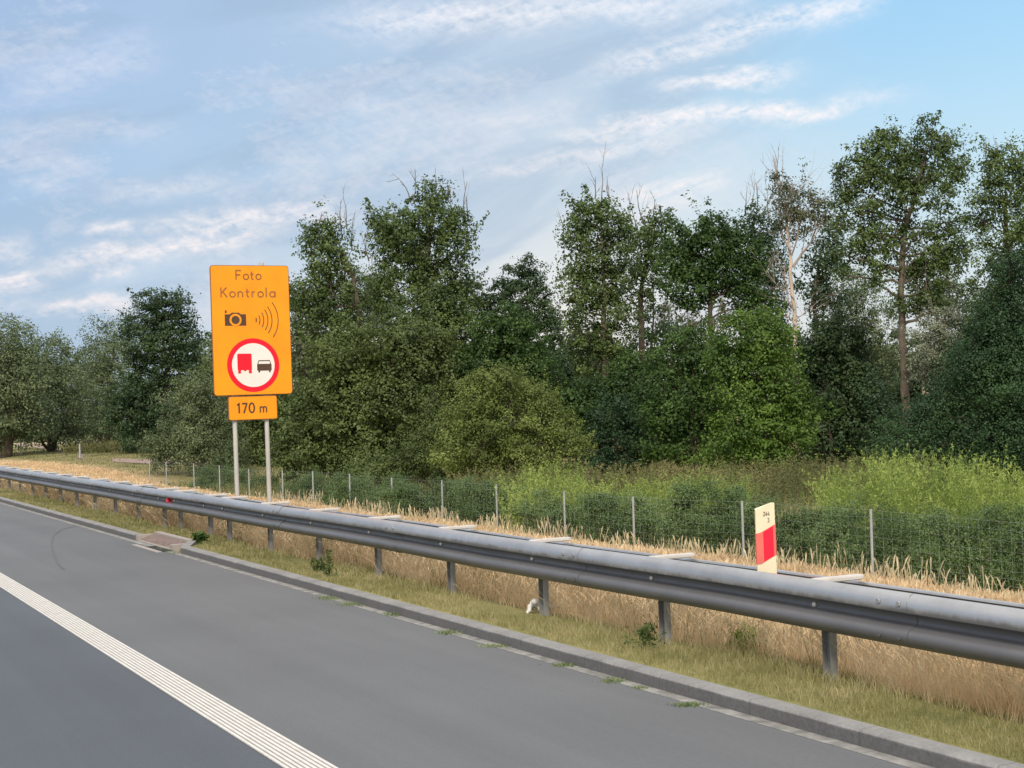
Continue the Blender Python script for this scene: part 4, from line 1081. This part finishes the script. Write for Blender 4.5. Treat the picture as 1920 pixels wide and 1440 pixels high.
H2 = 1.18*(.62+.50*k2_)*(1.35+.55*np.exp(-((X2-1650)/80)**2)+.4*np.exp(-((X2-1810)/60)**2))*rgW.uniform(.75, 1.1, len(X2))
weeds(C2, H2, rgW, M_weed, 'tall_weeds', 'thick yellow-green weeds behind the fence at the right below the dark tree')
C3, X3 = scatter((840, 1900), 52, 68, 2600, rgW)
weeds(C3, rgW.uniform(.7, 1.35, len(X3)), rgW, M_field, 'rough_meadow', 'brownish rough meadow plants in front of the wood edge', nleaf=18, leafsz=.07)
C4, X4 = scatter((120, 290), 124, 150, 700, rgW)
weeds(C4, rgW.uniform(.3, .9, len(X4)), rgW, M_field, 'rough_meadow', 'green rough meadow plants beside the dirt track on the far left', nleaf=18, leafsz=.12, rad=.012)
# three bent giant stalks over the right weeds
C5, X5 = scatter((1640, 1915), 36, 40, 26, rgW)
weeds(C5, rgW.uniform(2.0, 2.5, len(X5)), rgW, M_weed, 'tall_stalks', 'few taller bent pale stalks rising over the weeds at the right', nleaf=14, rad=.014, leafsz=.06)

# ------------------------------------------------------------------ grass
def blades(XY, h, wd, lean, rg, m, name, label=None, cat='grass', curl=.35, head=False):
    n = len(XY)
    z = terr(XY[:, 0], XY[:, 1])
    C = np.column_stack([XY, z-.01])
    h = h*(1+.28*np.sin(XY[:, 0]*2.7+XY[:, 1]*1.9)*np.sin(XY[:, 1]*1.3-XY[:, 0]*.8+1))
    a = rg.uniform(0, 2*math.pi, n)
    side = np.column_stack([np.cos(a), np.sin(a), np.zeros(n)])
    b_ = rg.uniform(0, 2*math.pi, n)
    ln = np.column_stack([np.cos(b_), np.sin(b_), np.zeros(n)])*(lean*rg.uniform(.2, 1, n)*h)[:, None]
    H = np.column_stack([np.zeros(n), np.zeros(n), h])
    w_ = wd[:, None] if hasattr(wd, '__len__') else wd
    p0 = C-side*w_; p1 = C+side*w_
    m1 = C+H*.6+ln*.35; p2 = m1+side*w_*.7; p3 = m1-side*w_*.7
    tip = C+H*(1-curl*.2)+ln
    if head:   # seed head: widened tip
        q0 = C+H*.85+ln*.75; V = np.stack([p0, p1, p2, p3, q0+side*w_*1.7, q0-side*w_*1.7, tip+side*w_*.3, tip-side*w_*.3], 1).reshape(-1, 3)
        i = (np.arange(n)*8)[:, None]
        Q = np.concatenate([i+np.array([0, 1, 2, 3]), i+np.array([3, 2, 4, 5]), i+np.array([5, 4, 6, 7])])
    else:
        V = np.stack([p0, p1, p2, p3, tip+side*w_*.12, tip-side*w_*.12], 1).reshape(-1, 3)
        i = (np.arange(n)*6)[:, None]
        Q = np.concatenate([i+np.array([0, 1, 2, 3]), i+np.array([3, 2, 4, 5])])
    o = np_mesh(name, V, Q, m)
    return tag(o, label, cat, kind='stuff')
def zone(x0, x1, y0, y1, n, rg, power=1.0):
    y = y0+(y1-y0)*rg.random(n)**power
    return np.column_stack([rg.uniform(x0, x1, n), y])
g = np.random.default_rng(11)
# short green strip between kerb and posts
XY = zone(5.30, 6.75, 3.5, 60, 150000, g, 1.7)
edge = 6.02+.22*np.sin(XY[:, 1]*.9)+.15*np.sin(XY[:, 1]*2.3+1)
XY = XY[(XY[:, 0] < edge+g.normal(size=len(XY))*.15)]
XY = XY[~((XY[:, 0] < 5.56) & (XY[:, 1] > GAP0-.6) & (XY[:, 1] < GAP1+.1))]
kk = XY[:, 1]/12.0
blades(XY, g.uniform(.02, .075, len(XY))*(1+.5*(XY[:, 0] > 5.9)), .0030*np.clip(kk, .8, 4), .7, g, M_green, 'verge_grass', 'short olive green grass between the kerb and the guardrail posts')
# straw under and behind the rail
XY = zone(6.15, 9.5, 4.5, 62, 120000, g, 1.6)
edge = 6.02+.22*np.sin(XY[:, 1]*.9)+.15*np.sin(XY[:, 1]*2.3+1)
XY = XY[XY[:, 0] > edge+g.normal(size=len(XY))*.12]
kk = XY[:, 1]/12.0
blades(XY, g.uniform(.10, .38, len(XY)), .0030*np.clip(kk, .8, 4), .95, g, M_straw, 'dry_grass', 'tall dry straw coloured grass under and behind the guardrail', head=True)
XY = zone(9.5, 18.6, 12, 84, 150000, g, 1.4)
kk = XY[:, 1]/16.0
blades(XY, g.uniform(.15, .40, len(XY)), .0050*np.clip(kk, .8, 5), .4, g, M_straw, 'dry_grass', 'dry straw coloured grass on the embankment down to the fence', head=True)
XY = zone(7.0, 17.5, 10, 70, 14000, g, 1.4)
blades(XY, g.uniform(.15, .35, len(XY)), .006*np.clip(XY[:, 1]/16, .8, 4), .5, g, M_field, 'green_grass', 'green tufts mixed into the dry grass on the embankment')
# field grass beyond the fence
XY = zone(18.6, 60, 25, 170, 90000, g, 1.0)
bnd = lambda y: np.interp(y, [78, 88, 100, 111, 123, 142, 150], [18.6, 20.3, 20.4, 18.8, 17.0, 14.5, 12])
XY = XY[XY[:, 0] > bnd(XY[:, 1])]
blades(XY, g.uniform(.2, .6, len(XY))*np.interp(XY[:, 1], [70, 90], [1, .16]), .012*np.clip(XY[:, 1]/50, .8, 4), .5, g, M_field, 'field_grass', 'rough green and buff grass in the field beyond the fence')
XY = zone(12, 23, 78, 142, 50000, g, 1.0)
XY = XY[XY[:, 0] < bnd(XY[:, 1])]
blades(XY, g.uniform(.10, .22, len(XY)), .02, .4, g, M_straw, 'dry_grass', 'dry straw coloured grass spreading into the field at the far left', head=True)
XY = zone(6.3, 9.2, 4.5, 45, 26000, g, 1.6)
nz = np.sin(XY[:, 0]*2.1+XY[:, 1]*1.7)*np.sin(XY[:, 1]*3.1-XY[:, 0])
XY = XY[nz > .25]
blades(XY, g.uniform(.18, .40, len(XY)), .0038*np.clip(XY[:, 1]/12, .8, 4), .7, g, M_field, 'green_grass', 'patches of green stems in the dry grass under the guardrail')
XY = zone(6.5, 9.5, 4.5, 40, 5200, g, 1.5)
nz = np.sin(XY[:, 0]*3.3+XY[:, 1]*1.1)+np.sin(XY[:, 1]*2.3+XY[:, 0]*.7)
XY = XY[nz > -.2]
blades(XY, g.uniform(.36, .62, len(XY)), .0042*np.clip(XY[:, 1]/12, .8, 4), .55, g, M_pale, 'seeding_stalks', 'taller pale seeding grass stalks leaning under the guardrail', head=True)
XY = zone(17.2, 19.4, 17, 60, 3600, g, 1.0)
nz = np.sin(XY[:, 0]*1.3+XY[:, 1]*.9)+np.sin(XY[:, 1]*2.1+XY[:, 0]*.7)
XY = XY[nz > -.3]
blades(XY, g.uniform(.30, .72, len(XY)), .009*np.ones(len(XY)), .3, g, M_pale, 'seeding_stalks', 'tall pale grass stalks standing at the foot of the fence', head=True)
# straw clumps in front of the fence at the right
XY = zone(16.4, 19.2, 17, 48, 22000, g, 1.0)
blades(XY, g.uniform(.12, .34, len(XY)), .007*np.ones(len(XY)), .3, g, M_straw, 'dry_grass', 'taller pale straw grass at the foot of the fence', head=True)
# moss tufts in the gutter
mx = []
for (x, y, rx, ry) in ((318, 1030, 34, 4), (345, 1036, 26, 4), (1150, 1277, 24, 5), (1200, 1290, 16, 3), (620, 1122, 30, 4), (660, 1133, 26, 4), (740, 1153, 20, 3), (840, 1187, 22, 4), (1290, 1322, 30, 4), (930, 1212, 30, 3), (1060, 1248, 22, 3)):
    for k in range(int(rx*18)):
        q = hit0 = CP + ray(x+g.normal()*rx*.5, y+g.normal()*ry*.5)*1.0
        d = ray(x+g.normal()*rx*.5, y+g.normal()*ry*.5); s_ = (0.0-EYE)/d.z; q = CP+d*s_
        if 4.9 < q.x < 5.14: mx.append((q.x, q.y))
mx = np.array(mx)
def blades0(XY, h, wd, m, name, label):
    global terr
    t_old = terr
    try:
        terr = lambda X, Y: np.zeros(len(X))
        return blades(XY, h, wd, .9, g, m, name, label)
    finally: terr = t_old
blades0(mx, g.uniform(.008, .035, len(mx)), .004, M_moss, 'gutter_weeds', 'small green weeds growing in the gutter joint along the kerb')

# single weeds by the posts
def thistle(name, label, x, y, H, seed, m=LM['olive'], nl=44, lsz=.03, sp=.07):
    rg = np.random.default_rng(seed)
    e = empty(name, (x, y, gz(x, y)), label, 'weed')
    mb = MB(); z0 = gz(x, y)
    ends = []
    for k in range(3):
        a = rg.uniform(0, 6.28); l_ = rg.uniform(.5, 1.0)*H
        p1 = (x+math.cos(a)*.06*(k+.2), y+math.sin(a)*.06*(k+.2), z0+l_)
        mb.tube([(x, y, z0-.02), p1], [.006, .002], 5); ends.append(p1)
    mb.build('stem', m, e)
    C = []
    for p1 in ends:
        for j in range(nl):
            t_ = rg.uniform(.1, 1); C.append(np.array([x, y, z0])*(1-t_)+np.array(p1)*t_+rg.normal(size=3)*sp*(1.05-t_)*.6)
    C = np.array(C)
    V, Q = leaf_quads(C, rg.normal(size=C.shape)+np.array([0, 0, .6]), lsz, rg, .35, -.5)
    np_mesh('foliage', V, Q, m, e)
def vground(px, py):    # point on the verge near z=.06
    d = ray(px, py); return CP+d*((0.07-EYE)/d.z)
q = vground(617, 1082); thistle('thistle', 'dark upright thistle in the verge grass beside a guardrail post', q.x, q.y, .30, 1)
q = vground(605, 1070); thistle('thistle', 'smaller spindly weed just left of the upright thistle', q.x-.05, q.y, .2, 2, nl=30)
q = vground(1205, 1212); thistle('weed_clump', 'dark low weed clump spreading at the foot of a guardrail post right of centre', q.x, q.y, .22, 3, nl=90, lsz=.022, sp=.17)
q = vground(376, 1018); thistle('weed_clump', 'bright leafy weed at the post foot next to the drain inlet', q.x, q.y, .20, 4, m=LM['bright'], nl=60, lsz=.05, sp=.12)
q = vground(1330, 1215); thistle('weed_clump', 'low green weeds in the straw right of the dark weed clump', q.x+.3, q.y, .26, 5, m=M_weed, nl=80, lsz=.03, sp=.14)

# white plastic litter at a post foot
q = vground(1003, 1138)
li = empty('plastic_litter', (q.x, q.y, .08), 'crumpled white plastic litter caught at the foot of a guardrail post', 'litter')
rgl = np.random.default_rng(8)
V = []; Qn = []
nu, nv = 22, 10
for i in range(nu):
    for j in range(nv):
        a = i/(nu-1); b_ = j/(nv-1)
        V.append((q.x-.07+.22*a+.02*math.sin(9*b_), q.y-.05+.08*b_+.04*math.sin(5*a), .055+.030*math.sin(11*a+3*b_)*math.cos(7*b_+2*a)+rgl.normal()*.010+.03*math.exp(-((a-.2)/.15)**2)))
Qn = [(i*nv+j, (i+1)*nv+j, (i+1)*nv+j+1, i*nv+j+1) for i in range(nu-1) for j in range(nv-1)]
MB().add(V, Qn).build('film', M_litter, li, smooth=True)
MB().add([(q.x+math.cos(a)*math.cos(b_)*.035*(1+.2*math.sin(5*a)), q.y+.0+math.sin(a)*math.cos(b_)*.035, .115+.030*math.sin(b_)) for b_ in np.linspace(-1.5, 1.5, 7) for a in np.linspace(0, 6.283, 11)[:-1]],
         [(i*10+j, i*10+(j+1) % 10, (i+1)*10+(j+1) % 10, (i+1)*10+j) for i in range(6) for j in range(10)]).build('crumpled_cup', M_litter, li, smooth=True)

# ------------------------------------------------------------------ render settings
S.render.engine = 'CYCLES'
S.cycles.max_bounces = 5
S.cycles.transparent_max_bounces = 4
print('FACES', sum(len(o.data.polygons) for o in S.objects if o.type == 'MESH'))
